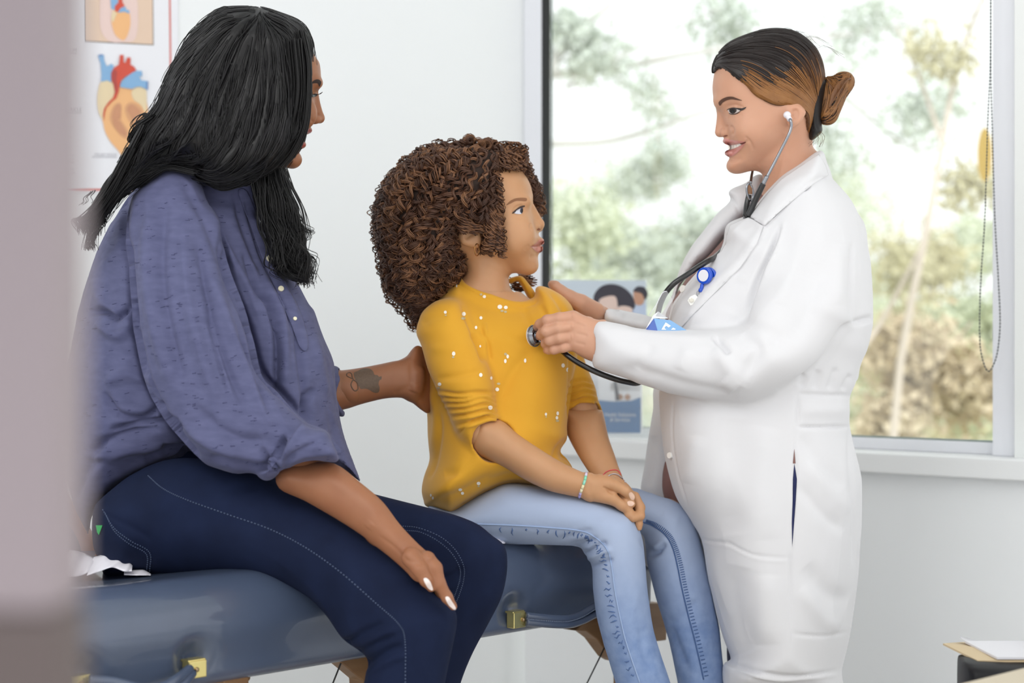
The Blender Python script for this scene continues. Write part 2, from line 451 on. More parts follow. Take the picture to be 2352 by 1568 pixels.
class Surf:
    """rays from the viewpoint onto finished surfaces, to seat seams, buttons and features"""
    def __init__(s, *objs):
        V, T, o = [], [], 0
        for ob in objs:
            me = ob.data; v = np.zeros(len(me.vertices) * 3, np.float32); me.vertices.foreach_get('co', v)
            q = np.zeros(len(me.loops), np.int32); me.loops.foreach_get('vertex_index', q)
            V.append(v.reshape(-1, 3)); T.append(q.reshape(-1, 4) + o); o += len(me.vertices)
        s.b = BVHTree.FromPolygons(np.concatenate(V).tolist(), np.concatenate(T).tolist())
    def hit(s, px, py, lift=0.0):
        o = Vector((0, 0, CH)); d = Vector(P(px, py, 1.0)) - o; d.normalize()
        r = s.b.ray_cast(o, d)
        if r[0] is None: return None
        n = r[1] if r[1].dot(d) < 0 else -r[1]
        return r[0] + n * lift * 0.5 - d * lift * 0.5, n
    def flow(s, seeds, dirfn, step, n, lift, sink=0.0):
        """streamlines on the surface; dirfn(px,py)->(dx,dy) in the picture plane"""
        out = []
        for q in seeds:
            r = s.b.find_nearest(Vector(q))
            if r[0] is None: continue
            p, nn = r[0], r[1]; L = [np.array(p + nn * lift)]; prev = None
            for i in range(n - 1):
                px = CX + p.x / p.y * F; py = CY - (p.z - CH) / p.y * F; d = dirfn(px, py)
                v = Vector((d[0], 0, -d[1])); v -= nn * v.dot(nn)
                if v.length < 1e-4: v = prev or Vector((0, 0, -1))
                v.normalize()
                if prev is not None: v = (v * .6 + prev * .4).normalized()
                prev = v; q2 = p + v * step; r = s.b.find_nearest(q2)
                if (r[0] - q2).length > step * 1.2: p = q2
                else: p, nn = r[0], r[1]
                L.append(np.array(p + nn * lift))
            out.append(L)
        return np.array(out)
    def line(s, pts, n, lift=0.0, fallback=None):
        out = []; last = None
        for x, y in resample(pts, n):
            h = s.hit(x, y, lift)
            if h is None:
                if last is None: continue
                h = (Vector(P(x, y, last[0][1])), last[1])
            out.append(np.array(h[0])); last = h
        return np.array(out)
def decal(name, surf, poly, m, parent, lift=0.0006, step=1.6, curve=True, dome=0.0):
    """a thin inlay that follows the surface inside a traced outline"""
    poly = np.asarray(poly, float)
    if curve: poly = resample(poly, len(poly) * 4, closed=True)
    x0, y0 = poly.min(0); x1, y1 = poly.max(0)
    gx, gy = np.meshgrid(np.arange(x0, x1, step), np.arange(y0, y1, step), indexing='ij')
    D = poly_sdf(poly, gx, gy); ins = D > step * 0.4
    pts = np.concatenate([poly, np.stack([gx[ins], gy[ins]], 1)]); n = len(poly)
    e = [(i, (i + 1) % n) for i in range(n)]
    r = delaunay_2d_cdt([Vector(p) for p in pts], e, [list(range(n))], 1, 1e-4)
    co = []; last = None; dd = poly_sdf(poly, np.array([p[0] for p in r[0]]), np.array([p[1] for p in r[0]]))
    dm = max(dd.max(), 1e-6)
    hs = [surf.hit(p[0], p[1], lift + dome * math.sqrt(max(0, 1 - (1 - min(1, max(0, d) / dm)) ** 2))) for p, d in zip(r[0], dd)]
    dep = [h[0][1] for h in hs if h]
    med = float(np.median(dep)) if dep else 3.0
    for p, h in zip(r[0], hs):
        if h is None or abs(h[0][1] - med) > 0.06: co.append(tuple(P(p[0], p[1], med)))
        else: co.append(tuple(h[0]))
    me = bpy.data.meshes.new(name); me.from_pydata(co, [], [list(f) for f in r[2]]); me.update()
    me.polygons.foreach_set('use_smooth', np.ones(len(me.polygons), dtype=bool))
    return link(name, me, m, parent)
def guide_field(G):
    """direction field in the picture plane blended from guide strokes"""
    A, D = [], []
    for g in G:
        q = resample(g, 24) if len(g) > 2 else resample(g, 12); t = np.gradient(q, axis=0); t /= np.linalg.norm(t, axis=1, keepdims=True) + 1e-9
        A.append(q); D.append(t)
    A = np.concatenate(A); D = np.concatenate(D)
    def fn(px, py):
        w = 1 / (((A[:, 0] - px) ** 2 + (A[:, 1] - py) ** 2) + 60) ** 1.6
        return (D * w[:, None]).sum(0)
    return fn
def mesh_pts(ob, n, seed=0, front=True):
    me = ob.data; v = np.zeros(len(me.vertices) * 3, np.float32); me.vertices.foreach_get('co', v); v = v.reshape(-1, 3)
    nn = np.zeros(len(me.vertices) * 3, np.float32); me.vertices.foreach_get('normal', nn); nn = nn.reshape(-1, 3)
    if front: v = v[(nn[:, 1] < 0.25)]
    return v[np.random.RandomState(seed).randint(0, len(v), n)]
def want(k): return True
# ------------------------------------------------------------------ the room
NW = np.array([0.6858, 0.7278]); DW = np.array([0.7278, -0.6858])   # window wall: outward normal, direction to the right
S0 = 0.0448 * NW[0] + 4.2 * NW[1]
def WP(px, s, z):
    r = (px - CX) / F; Y = (S0 + s) / (NW[0] * r + NW[1]); return np.array([r * Y, Y, z])
def WPy(px, py, s):
    q = WP(px, s, 0); q[2] = CH - (py - CY) / F * q[1]; return q
nw3 = np.array([NW[0], NW[1], 0]); dw3 = np.array([DW[0], DW[1], 0])
DL = np.array([-0.8995, -0.4369]); NL = np.array([0.4369, -0.8995])   # poster wall
K0 = WP(1208, 0.11, 0)[:2]
def WL(px, py, lift=0.0):
    r = (px - CX) / F; k = K0 @ NL + lift; Y = k / (r * NL[0] + NL[1]); return np.array([r * Y, Y, CH - (py - CY) / F * Y])
nl3 = np.array([NL[0], NL[1], 0]); dl3 = np.array([DL[0], DL[1], 0])
M_wall = mat('wall_paint', '#f2f5f7', 0.7, bump=(220, 0.05, 0.002))
M_frame = mat('window_frame_paint', '#eceef4', 0.35)
M_sill = mat('sill_paint', '#f1f3f4', 0.3)
M_black = mat('black_rubber', '#191b1c', 0.5)
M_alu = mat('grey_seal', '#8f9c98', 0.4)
M_floor = mat('floor_vinyl', '#d8d5cf', 0.4, var=('#cbc8c2', 30, .2))
def struct(o): o['kind'] = 'structure'; return o
if want('room'):
    MB().box((-4, -1.5, -0.1), (9, 0, 0), (0, 7.0, 0), (0, 0, 0.1)).build('floor', M_floor)['kind'] = 'structure'
    MB().box((-4, -1.5, 2.75), (7.5, 0, 0), (0, 7.0, 0), (0, 0, 0.1)).build('ceiling', M_wall)['kind'] = 'structure'
    k3 = np.array([K0[0], K0[1], 0])
    MB().box(k3 , dl3 * 4.6, -nl3 * 0.15, (0, 0, 2.75)).build('wall_left', M_wall)['kind'] = 'structure'
    # wall below and above the window; the window plane lies 10 cm out
    w0 = WP(1206, 0.03, 0); L = 3.2
    MB().box(w0, dw3 * L, nw3 * 0.12, (0, 0, 0.899)).build('wall_right', M_wall)['kind'] = 'structure'
    MB().box(w0 + [0, 0, 2.45], dw3 * L, nw3 * 0.12, (0, 0, 0.30)).build('trim_3', M_wall)['kind'] = 'structure'
    s0 = WP(1214, 0.0, 0.899)
    MB().box(s0, dw3 * L, nw3 * 0.17, (0, 0, 0.038)).build('trim_1', M_sill, bevel=0.003)['kind'] = 'structure'
    # window_1: frame, seals, pane
    win = empty('window_1', WP(1750, 0.11, 0.94)); win['kind'] = 'structure'
    f = MB()
    def strip(mb, pa, pb, s, th, z0, z1):
        a = WP(pa, s, z0); b = WP(pb, s, z0); mb.box(a, b - a, nw3 * th, (0, 0, z1 - z0))
    strip(f, 1203, 1244, 0.10, 0.018, 0.937, 2.45); strip(f, 1244, 2290, 0.10, 0.05, 0.937, 0.960); strip(f, 1244, 2290, 0.10, 0.05, 2.40, 2.45)
    strip(f, 2279, 2330, 0.075, 0.06, 0.937, 2.45)
    f.build('window_frame', M_frame, win, bevel=0.002)
    g = MB(); strip(g, 1244, 1253.5, 0.1005, 0.016, 0.960, 2.40); g.build('black_seal', M_black, win)
    g = MB(); strip(g, 1265.5, 1268.5, 0.112, .002, .96, 2.4); strip(g, 1254, 2282, 0.104, 0.008, 0.960, 0.9635)  # seal strips; the lower one carries the greenish shadow line at the glass foot
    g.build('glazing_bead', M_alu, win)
    mg = bpy.data.materials.new('window_glass'); mg.use_nodes = True; nt = mg.node_tree; nt.nodes.clear()
    out = nt.nodes.new('ShaderNodeOutputMaterial'); tr = nt.nodes.new('ShaderNodeBsdfTransparent'); gl = nt.nodes.new('ShaderNodeBsdfGlossy')
    tr.inputs[0].default_value = (.97, .99, .98, 1); gl.inputs['Roughness'].default_value = 0.02; mx = nt.nodes.new('ShaderNodeMixShader'); mx.inputs[0].default_value = 0.05
    nt.links.new(tr.outputs[0], mx.inputs[1]); nt.links.new(gl.outputs[0], mx.inputs[2]); nt.links.new(mx.outputs[0], out.inputs[0])
    M_glass = mg
    g = MB(); strip(g, 1250, 2285, 0.114, 0.004, 0.95, 2.41); g.build('glass_pane', mg, win)
    # strip of wall beyond the window's right frame
    g = MB(); strip(g, 2330, 2700, 0.06, 0.09, 0.937, 2.45); g.build('trim_2', mat('white_trim', '#eef1f0', 0.5))['kind'] = 'structure'
    # blind chain
    M_chain = mat('blind_chain_steel', '#55585a', 0.35, metal=0.6)
    ch = empty('blind_chain', WPy(2276, 0, 0.05), 'grey beaded blind cord hanging in a loop beside the window frame', 'blind cord')
    pts1 = [(2275, -70), (2275, 60), (2274, 160), (2271, 230), (2268, 310), (2262, 500), (2253, 640), (2250, 740), (2252, 800), (2261, 838), (2270, 852), (2279, 843), (2291, 808), (2297, 740), (2293, 640), (2285, 500), (2280, 330), (2277, 230), (2276, 150), (2276, 50), (2276, -70)]
    R = resample(pts1, 900); W3 = np.array([WPy(x, y, 0.045) for x, y in R])
    tubes('cord', W3[::6], 0.0007, 5, M_chain, ch)
    seg = np.concatenate([[0], np.cumsum(np.linalg.norm(np.diff(W3, axis=0), axis=1))]); nb = int(seg[-1] / 0.0062)
    bc = np.stack([np.interp(np.linspace(0, seg[-1], nb), seg, W3[:, k]) for k in range(3)], 1)
    b0 = bmesh.new(); bmesh.ops.create_icosphere(b0, subdivisions=1, radius=0.0019); bv = np.array([v.co[:] for v in b0.verts]); bf = np.array([[v.index for v in q.verts] for q in b0.faces]); b0.free()
    V = (bc[:, None] + bv[None]).reshape(-1, 3); T = (np.arange(nb)[:, None, None] * len(bv) + bf[None]).reshape(-1, 3)
    tag(link('bead_string', quads('bead_string', V, T), M_chain, ch), kind='stuff')

# ------------------------------------------------------------------ outside: slope, trees, shrubs
def leafy(c, r, n, size, seed, squash=(1, 1, 1)):
    g = np.random.RandomState(seed); d = g.normal(size=(n, 3)); d /= np.linalg.norm(d, axis=1, keepdims=True)
    p = np.asarray(c) + d * (g.rand(n, 1) ** 0.45) * np.asarray(r) * squash
    # clump the leaves
    k = max(6, n // 60); cc = p[g.randint(0, n, k)]; a = g.randint(0, k, n); p = p * 0.35 + cc[a] * 0.65 + g.normal(size=(n, 3)) * size * 1.5
    u = g.normal(size=(n, 3)); u /= np.linalg.norm(u, axis=1, keepdims=True); v = np.cross(u, g.normal(size=(n, 3))); v /= np.linalg.norm(v, axis=1, keepdims=True)
    s = size * (0.6 + 0.8 * g.rand(n, 1)); V = np.stack([p - u * s, p + v * s * .5, p + u * s, p - v * s * .5], 1).reshape(-1, 3)
    return V, np.arange(4 * n).reshape(-1, 4)
if want('outside'):
    M_hill = mat('dry_grass', '#d9d3b4', 0.9, var=('#c9c9a2', 1.2, .18))
    hill = MB().prism([(-14, 6.8, -1.0), (30, 6.8, -1.0), (30, 26, -1.0 + 2.8), (-14, 26, -1.0 + 2.6)], (0, 0, -0.3)).build('ground', M_hill); hill['kind'] = 'structure'
    M_bark = mat('pale_bark', '#cfccc8', 0.9); M_bark2 = mat('warm_bark', '#cfc2b4', 0.9)
    cols = [mat('leaf_pale_green', '#ccd3b8', 0.8, var=('#dde2cd', 2, .2)), mat('leaf_sage', '#c3ccc0', 0.8, var=('#d6dcd2', 2, .2)), mat('leaf_straw', '#d5cfac', 0.8, var=('#cbc5a2', 2, .2)), mat('leaf_tan', '#cdbb9c', 0.8, var=('#dacdb4', 2, .2))]  # outdoor haze and overexposure are put into these pale leaf colours
    def treeo(name, label, px, Y, blobs, ci, branches, trunk=True, seed=0, bark=M_bark):
        base = P(px, 784, Y); gz = -1.0 + (Y - 6.8) * 0.14; e = empty(name, (base[0], Y, gz), label, 'tree' if 'tree' in name else 'shrub')
        V, Q, o = [], [], 0
        for i, (bx, by, r, n, sz) in enumerate(blobs):
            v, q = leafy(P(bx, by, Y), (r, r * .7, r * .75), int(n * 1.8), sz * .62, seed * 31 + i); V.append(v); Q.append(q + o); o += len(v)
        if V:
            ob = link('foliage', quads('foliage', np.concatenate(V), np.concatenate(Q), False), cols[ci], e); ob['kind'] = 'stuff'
        if branches:
            S = []; Rr = []
            for br, w in branches:
                S.append(resample([P(x, y, Y + 0.15 * math.sin(k * 2.1)) for k, (x, y) in enumerate(br)], 14)); Rr.append(np.linspace(w, w * .35, 14))
            tubes('trunk' if trunk else 'branches', np.array(S), np.array(Rr), 7, bark, e)
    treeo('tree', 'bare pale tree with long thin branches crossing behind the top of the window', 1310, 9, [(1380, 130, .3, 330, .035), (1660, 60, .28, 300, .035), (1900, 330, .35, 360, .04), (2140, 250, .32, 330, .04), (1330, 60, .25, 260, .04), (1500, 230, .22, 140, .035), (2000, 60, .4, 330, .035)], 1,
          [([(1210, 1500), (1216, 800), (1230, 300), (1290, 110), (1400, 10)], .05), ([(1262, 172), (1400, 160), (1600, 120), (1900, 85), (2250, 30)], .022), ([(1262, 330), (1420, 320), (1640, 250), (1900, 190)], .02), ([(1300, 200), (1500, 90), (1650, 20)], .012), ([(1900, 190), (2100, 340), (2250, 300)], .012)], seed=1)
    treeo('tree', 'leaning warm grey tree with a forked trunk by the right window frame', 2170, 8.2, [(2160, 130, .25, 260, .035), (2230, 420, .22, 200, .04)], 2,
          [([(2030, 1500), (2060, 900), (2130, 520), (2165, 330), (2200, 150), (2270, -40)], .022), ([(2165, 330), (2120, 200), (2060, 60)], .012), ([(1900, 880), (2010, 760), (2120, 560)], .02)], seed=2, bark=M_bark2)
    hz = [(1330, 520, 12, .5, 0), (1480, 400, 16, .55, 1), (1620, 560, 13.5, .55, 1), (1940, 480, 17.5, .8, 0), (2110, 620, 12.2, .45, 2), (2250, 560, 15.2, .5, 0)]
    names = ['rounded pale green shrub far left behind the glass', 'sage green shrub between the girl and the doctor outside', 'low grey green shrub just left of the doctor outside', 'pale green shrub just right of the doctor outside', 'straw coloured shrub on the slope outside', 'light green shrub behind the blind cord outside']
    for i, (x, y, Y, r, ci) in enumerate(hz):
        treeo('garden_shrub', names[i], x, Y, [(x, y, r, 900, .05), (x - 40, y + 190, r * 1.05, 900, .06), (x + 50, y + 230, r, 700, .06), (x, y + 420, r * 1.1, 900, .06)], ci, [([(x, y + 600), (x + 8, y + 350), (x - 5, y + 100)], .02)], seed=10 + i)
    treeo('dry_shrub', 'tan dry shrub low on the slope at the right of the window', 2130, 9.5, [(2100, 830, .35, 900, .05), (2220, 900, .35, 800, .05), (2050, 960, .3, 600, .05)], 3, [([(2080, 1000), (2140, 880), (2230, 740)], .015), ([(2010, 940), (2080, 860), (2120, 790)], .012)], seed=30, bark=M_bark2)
    M_yel = mat('shape_yellow', '#d9b24a', 0.6)
    fe = empty('yellow_shape', P(2262, 420, 6.2), 'yellow rounded shape outside behind the blind cord', 'garden ornament')
    MB().sphere(P(2262, 355, 6.2), 0.045, 20, (0.55, 0.55, 2.0)).build('shape_body', M_yel, fe, smooth=True)  # ellipsoid added for a yellow patch of unknown origin at the window
    tubes('shape_wire', [P(2262, 300, 6.2), P(2262, -300, 6.2)], 0.002, 5, M_bark, fe)  # wire added to hold the yellow shape

# ------------------------------------------------------------------ wall chart
def text_mesh(name, s, a, b, up_h, m, parent, space=1.0, xs=1.0):
    """text between two wall points a->b (baseline), cap height up_h; width fits a..b"""
    cu = bpy.data.curves.new(name, 'FONT'); cu.body = s; cu.size = 1; cu.space_line = space; cu.resolution_u = 3
    to = bpy.data.objects.new(name, cu); C.objects.link(to); bpy.context.view_layer.update()
    me = bpy.data.meshes.new_from_object(to.evaluated_get(bpy.context.evaluated_depsgraph_get()))
    bpy.data.objects.remove(to); me.name = name
    n = len(me.vertices); v = np.zeros(n * 3, np.float32); me.vertices.foreach_get('co', v); v = v.reshape(-1, 3)
    x0, x1 = v[:, 0].min(), v[:, 0].max(); y0, y1 = v[:, 1].min(), v[:, 1].max()
    a = np.asarray(a, float); b = np.asarray(b, float); d = b - a; up = np.array([0, 0, 1.0]) if not isinstance(up_h, np.ndarray) else up_h
    if not isinstance(up_h, np.ndarray): up = up * up_h
    W = a + np.outer((v[:, 0] - x0) / (x1 - x0), d) + np.outer((v[:, 1] - y0) / (y1 - y0), up)
    me.vertices.foreach_set('co', W.astype(np.float32).ravel()); me.update()
    return link(name, me, m, parent)
def flat(name, fn, poly, m, parent, curve=False, lift=0.001):
    poly = np.asarray(poly, float)
    if curve: poly = resample(poly, len(poly) * 4, closed=True)
    r = delaunay_2d_cdt([Vector(p) for p in poly], [(i, (i + 1) % len(poly)) for i in range(len(poly))], [list(range(len(poly)))], 1, 1e-5)
    me = bpy.data.meshes.new(name); me.from_pydata([tuple(fn(p[0], p[1], lift)) for p in r[0]], [], [list(f) for f in r[2]]); me.update()
    return link(name, me, m, parent)
if want('room'):
    M = lambda n, c, r=0.55: mat(n, c, r)
    paper = M('chart_paper', '#eeeff5'); red = M('chart_red', '#d4523f'); blue = M('chart_blue', '#88b4dc'); oran = M('chart_orange', '#f2bc85'); cream = M('chart_cream', '#e8d5b0')
    brown = M('chart_brown', '#cf9673'); skin = M('chart_skin', '#e6cbb5'); ink = M('chart_ink', '#8c8c98'); dkl = M('chart_line', '#54504f'); brown2 = M('chart_brown_light', '#dda77c'); rdk = M('chart_dark_red', '#b34a44'); bdk = M('chart_dark_blue', '#6f8fc2'); pink = M('chart_pink', '#ead0c9')
    ps = empty('anatomy_poster', WL(250, 443, 0.002), 'white heart anatomy wall chart with a red border behind the woman in blue', 'poster')
    o = flat('paper_sheet', WL, [(-260, -190), (409, -190), (409, 443), (-260, 441)], paper, ps, lift=0.002)
    md = o.modifiers.new('thick', 'SOLIDIFY'); md.thickness = 0.0006
    c5 = lambda pts: [(100 + x / 3.408, y / 3.408) for x, y in pts]
    L1, L2, L3, L4, L5 = 0.0032, 0.0038, 0.0044, 0.005, 0.0056
    flat('border_line', WL, [(387, -150), (390.5, -150), (393.5, 160), (396, 438), (-240, 437), (-240, 432.5), (392.5, 433.5), (390, 160)], red, ps, lift=L1)
    flat('picture_outline', WL, [(191.5, -120), (351, -120), (353, 104), (193.5, 95.5)], dkl, ps, lift=L1)
    flat('picture', WL, [(193, -120), (349.5, -120), (351.3, 102), (195, 93.5)], skin, ps, lift=L2)
    flat('picture_tint', WL, c5([(470, -60), (700, -60), (740, 120), (720, 300), (640, 330), (520, 325), (450, 240), (440, 100)]), pink, ps, True, L3)
    flat('small_heart', WL, c5([(545, 80), (530, 150), (540, 215), (560, 270), (590, 300), (625, 315), (652, 288), (675, 220), (680, 165), (668, 100), (600, 95), (575, 75)]), oran, ps, True, L4)
    flat('small_atrium', WL, c5([(545, 85), (530, 135), (540, 175), (560, 140), (572, 100)]), cream, ps, True, L5)
    flat('small_vein', WL, c5([(523, -20), (530, 65), (548, 77), (572, 70), (584, 40), (580, -20)]), blue, ps, False, L5)
    flat('small_vein', WL, c5([(585, 98), (600, 68), (640, 52), (648, 74), (670, 82), (668, 104), (630, 92)]), blue, ps, True, L5)
    flat('small_artery', WL, c5([(562, 88), (556, 50), (575, 30), (586, 20), (588, -10), (615, -10), (620, 22), (636, 46), (602, 65), (588, 88), (570, 95)]), red, ps, False, 0.006)
    flat('small_vein', WL, c5([(568, 278), (582, 290), (582, 331), (571, 329)]), blue, ps, False, 0.0041)
    flat('small_artery', WL, c5([(582, 290), (598, 305), (596, 336), (582, 333)]), rdk, ps, False, 0.0041)
    flat('heart', WL, c5([(445, 645), (425, 710), (418, 780), (428, 865), (462, 945), (480, 1025), (522, 1105), (580, 1172), (630, 1225), (720, 1170), (790, 1040), (820, 900), (808, 790), (800, 700), (770, 672), (700, 685), (600, 672), (560, 640), (500, 625)]), oran, ps, True, L3)
    flat('atrium', WL, c5([(445, 648), (500, 630), (545, 652), (560, 700), (550, 750), (500, 808), (470, 860), (463, 935), (430, 880), (418, 790), (425, 710)]), cream, ps, True, L4)
    flat('atrium', WL, c5([(690, 715), (740, 678), (797, 692), (808, 770), (800, 880), (760, 820), (705, 780)]), cream, ps, True, L4)
    flat('vein', WL, c5([(423, 433), (450, 424), (472, 430), (475, 470), (492, 516), (512, 512), (530, 497), (550, 515), (542, 560), (530, 600), (530, 645), (500, 630), (448, 640), (453, 590), (447, 500)]), blue, ps, False, L5)
    flat('vein_opening', WL, c5([(423, 433), (450, 423), (471, 430), (447, 441)]), bdk, ps, False, 0.0062)
    flat('artery', WL, c5([(598, 430), (627, 428), (628, 486), (642, 490), (655, 447), (683, 452), (680, 505), (710, 522), (728, 552), (690, 575), (640, 600), (612, 625), (596, 665), (590, 712), (570, 768), (530, 800), (492, 842), (480, 885), (472, 945), (465, 900), (475, 850), (510, 800), (545, 768), (558, 720), (548, 662), (530, 622), (530, 570), (550, 530), (590, 505)]), red, ps, False, 0.0062)
    flat('artery_shade', WL, c5([(532, 570), (552, 545), (575, 560), (570, 620), (578, 690), (562, 740), (560, 700), (548, 660), (532, 620)]), rdk, ps, True, 0.0068)
    flat('vein', WL, c5([(600, 682), (606, 645), (650, 600), (700, 565), (725, 553), (770, 555), (773, 592), (750, 600), (765, 628), (820, 635), (817, 703), (795, 695), (760, 678), (730, 680), (690, 697)]), blue, ps, False, 0.0068)
    flat('vein_opening', WL, c5([(806, 638), (820, 635), (817, 703), (803, 698)]), bdk, ps, False, 0.0072)
    flat('chamber', WL, c5([(565, 812), (600, 805), (612, 850), (605, 895), (612, 945), (650, 1000), (668, 1060), (640, 1085), (590, 1050), (545, 990), (518, 930), (530, 860)]), brown2, ps, True, 0.0048)
    flat('chamber', WL, c5([(640, 830), (690, 798), (750, 830), (780, 880), (760, 960), (710, 1000), (670, 950), (642, 890)]), brown2, ps, True, 0.0048)
    flat('chamber', WL, c5([(572, 820), (600, 820), (606, 860), (600, 930), (540, 930), (545, 870)]), brown, ps, True, 0.0054)
    flat('chamber', WL, c5([(545, 935), (598, 950), (625, 990), (650, 1040), (640, 1062), (600, 1040), (560, 990)]), brown, ps, True, 0.0054)
    flat('chamber', WL, c5([(655, 850), (690, 815), (740, 850), (760, 880), (735, 930), (705, 950), (680, 900)]), brown, ps, True, 0.0054)
    def tw(s, x0, y0, x1, y1, hpx, ln=True):
        a = WL(x0, y0, 0.003); b = WL(x1, y1, 0.003); d = math.hypot(*(b - a)[:2])
        text_mesh('lettering', s, a, b, hpx / F * a[1], ink, ps)
        if ln: flat('underline', WL, [(x0 - 6, y0 + 2.5), (x1, y1 + 2.5), (x1, y1 + 4), (x0 - 6, y0 + 4)], ink, ps, False, 0.003)
    tw('T ATRIUM', 126, 118.5, 173, 119.5, 8.5); tw('T VENTRICLE', 122, 255.5, 185, 256, 8.5); tw('PAPILLARY MUSCLES', 216, 357, 268, 357.5, 5)
    for y, s in ((359, 'blood to each body'), (367, 'through ventricle'), (374.5, 'and the two lower'), (390.5, 'through aorta'), (398.5, 'is filled with')):
        tw(s, 118, y, 167 + (y % 3), y, 4, False)

# ------------------------------------------------------------------ health leaflet stand on the sill
if want('room'):
    st = empty('leaflet_display', WP(1390, 0.02, 0.937), 'clear stand holding a blue and white health leaflet on the window sill behind the girl', 'leaflet stand')
    def WS(px, py, lift=0.0): return WPy(px, py, 0.03 - lift)
    def WB(px, py, lift=0.0): return WPy(px, py, 0.045 - lift)
    mp = lambda n, c: mat(n, c, 0.35)
    clear = mat('clear_acrylic', '#f4f8f8', 0.1, trans=0.0, alpha=0.12)
    o = flat('acrylic_back', WB, [(1268, 640), (1487, 641), (1515, 860), (1512, 1012), (1330, 1010), (1268, 1000)], clear, st, lift=0.0); md = o.modifiers.new('t', 'SOLIDIFY'); md.thickness = 0.002
    o = flat('cover_photo', WB, [(1268, 643), (1484, 644), (1486, 760), (1470, 845), (1268, 845)], mp('leaflet_sky', '#cfdbe6'), st, lift=0.003)
    md = o.modifiers.new('t', 'SOLIDIFY'); md.thickness = 0.001
    hair = mp('print_hair', '#37333f'); face = mp('print_face', '#e9cfc4'); face2 = mp('print_face_tan', '#c99a80'); wht = mp('print_white', '#eef0f4'); shirt = mp('print_shirt', '#c3d2ea')
    flat('print_hair', WB, [(1366, 700), (1364, 678), (1380, 658), (1405, 652), (1432, 660), (1452, 680), (1458, 705), (1440, 715), (1415, 712), (1380, 720)], hair, st, True, 0.005)
    flat('print_face', WB, [(1376, 690), (1392, 681), (1412, 680), (1418, 695), (1416, 716), (1398, 725), (1378, 716)], face, st, True, 0.006)
    flat('print_hand', WB, [(1415, 708), (1432, 702), (1452, 708), (1446, 722), (1415, 722)], face, st, True, 0.006)
    flat('print_shirt', WB, [(1452, 708), (1470, 692), (1484, 700), (1485, 735), (1440, 735)], shirt, st, False, 0.0045)
    flat('print_face', WB, [(1456, 668), (1470, 668), (1480, 680), (1476, 698), (1462, 700), (1456, 686)], face2, st, True, 0.005)
    flat('print_hair', WB, [(1454, 668), (1464, 658), (1480, 660), (1488, 674), (1482, 688), (1474, 674), (1460, 670)], hair, st, True, 0.006)
    o = flat('leaflet', WS, [(1330, 815), (1475, 815), (1475, 996), (1330, 996)], wht, st, lift=0.0); md = o.modifiers.new('t', 'SOLIDIFY'); md.thickness = 0.003
    flat('print_panel', WS, [(1330, 822), (1372, 822), (1374, 925), (1330, 920)], mp('print_blue_pale', '#8fb2da'), st, False, 0.003)
    flat('print_panel', WS, [(1402, 878), (1470, 878), (1470, 897), (1402, 897)], mp('print_orange', '#f1c48e'), st, False, 0.003)
    flat('print_figure', WS, [(1410, 876), (1415, 876), (1424, 918), (1414, 920)], hair, st, False, 0.004)
    for x in (1424, 1441): flat('print_head', WS, [(x - 7, 912), (x, 904), (x + 7, 912), (x, 919)], mp('print_brown', '#b98a6a'), st, True, 0.004)
    flat('print_panel', WS, [(1330, 910), (1365, 918), (1410, 922), (1450, 920), (1471, 912), (1471, 994), (1330, 994)], mp('print_blue', '#2f6fa8'), st, False, 0.0045)
    for s, x0, x1, y in (('Health Solutions', 1389, 1460, 956), ('& Services', 1402, 1447, 967.5)):
        a = WS(x0, y, 0.006); b = WS(x1, y, 0.006); text_mesh('print_lettering', s, a, b, 8.5 / F * a[1], wht, st)
    o = flat('acrylic_front', WS, [(1325, 870), (1513, 872), (1511, 1008), (1325, 1006)], clear, st, lift=0.012); md = o.modifiers.new('t', 'SOLIDIFY'); md.thickness = 0.002
    a = WP(1325, 0.012, 0.937); b = WP(1512, 0.012, 0.937)
    MB().box(a, b - a, nw3 * 0.035, (0, 0, 0.006)).build('acrylic_base', mat('white_acrylic', '#f6f8f8', 0.2), st)

# ------------------------------------------------------------------ out-of-focus door post in the foreground
if want('post'):
    M_post = mat('post_paint', '#92878c', 0.6); M_post2 = mat('post_dark_tone', '#5c5150', 0.6)
    d = 0.62; xr = P(132, 0, d)[0]
    ps = empty('door_1', (xr - 0.05, d + 0.02, 0)); ps['kind'] = 'structure'
    MB().box((xr - 0.12, d, 1.06), (0.12, 0, 0), (0, 0.045, 0), (0, 0, 1.2)).build('door_edge', M_post, ps, bevel=0.004)
    MB().box((xr - 0.119, d + 0.001, 0), (0.1195, 0, 0), (0, 0.045, 0), (0, 0, 1.06)).build('dark_lower_post', M_post2, ps, bevel=0.004)  # added darker box so the post darkens towards the bottom
# ------------------------------------------------------------------ treatment table
U3 = np.array([0.676, 0.737, 0]); V3 = np.array([0.737, -0.676, 0]); Q0 = np.array([-0.366, 2.56, 0])   # along the table, towards the sitters' knees, point on its front edge
def T(t, v, z): return Q0 + U3 * t + V3 * v + np.array([0, 0, z])
def rbox(c, half, axes, r, k=0.01):
    c = np.asarray(c, float); half = np.asarray(half, float); M_ = np.stack(axes, 1)
    p = Prim(); p.k = k; e = np.abs(M_) @ half + 0.03; p.lo = c - e; p.hi = c + e
    def f(X):
        q = np.abs((X - c) @ M_) - (half - r); return np.linalg.norm(np.maximum(q, 0), axis=1) + np.minimum(q.max(1), 0) - r
    p.f = f; return p
def front_hit(px, py, v=0.0):
    """pixel -> point on the table's front plane"""
    r = (px - CX) / F; n = V3[:2]; k = (Q0[:2] @ n) + v; Y = k / (r * n[0] + n[1]); return P(px, py, Y)
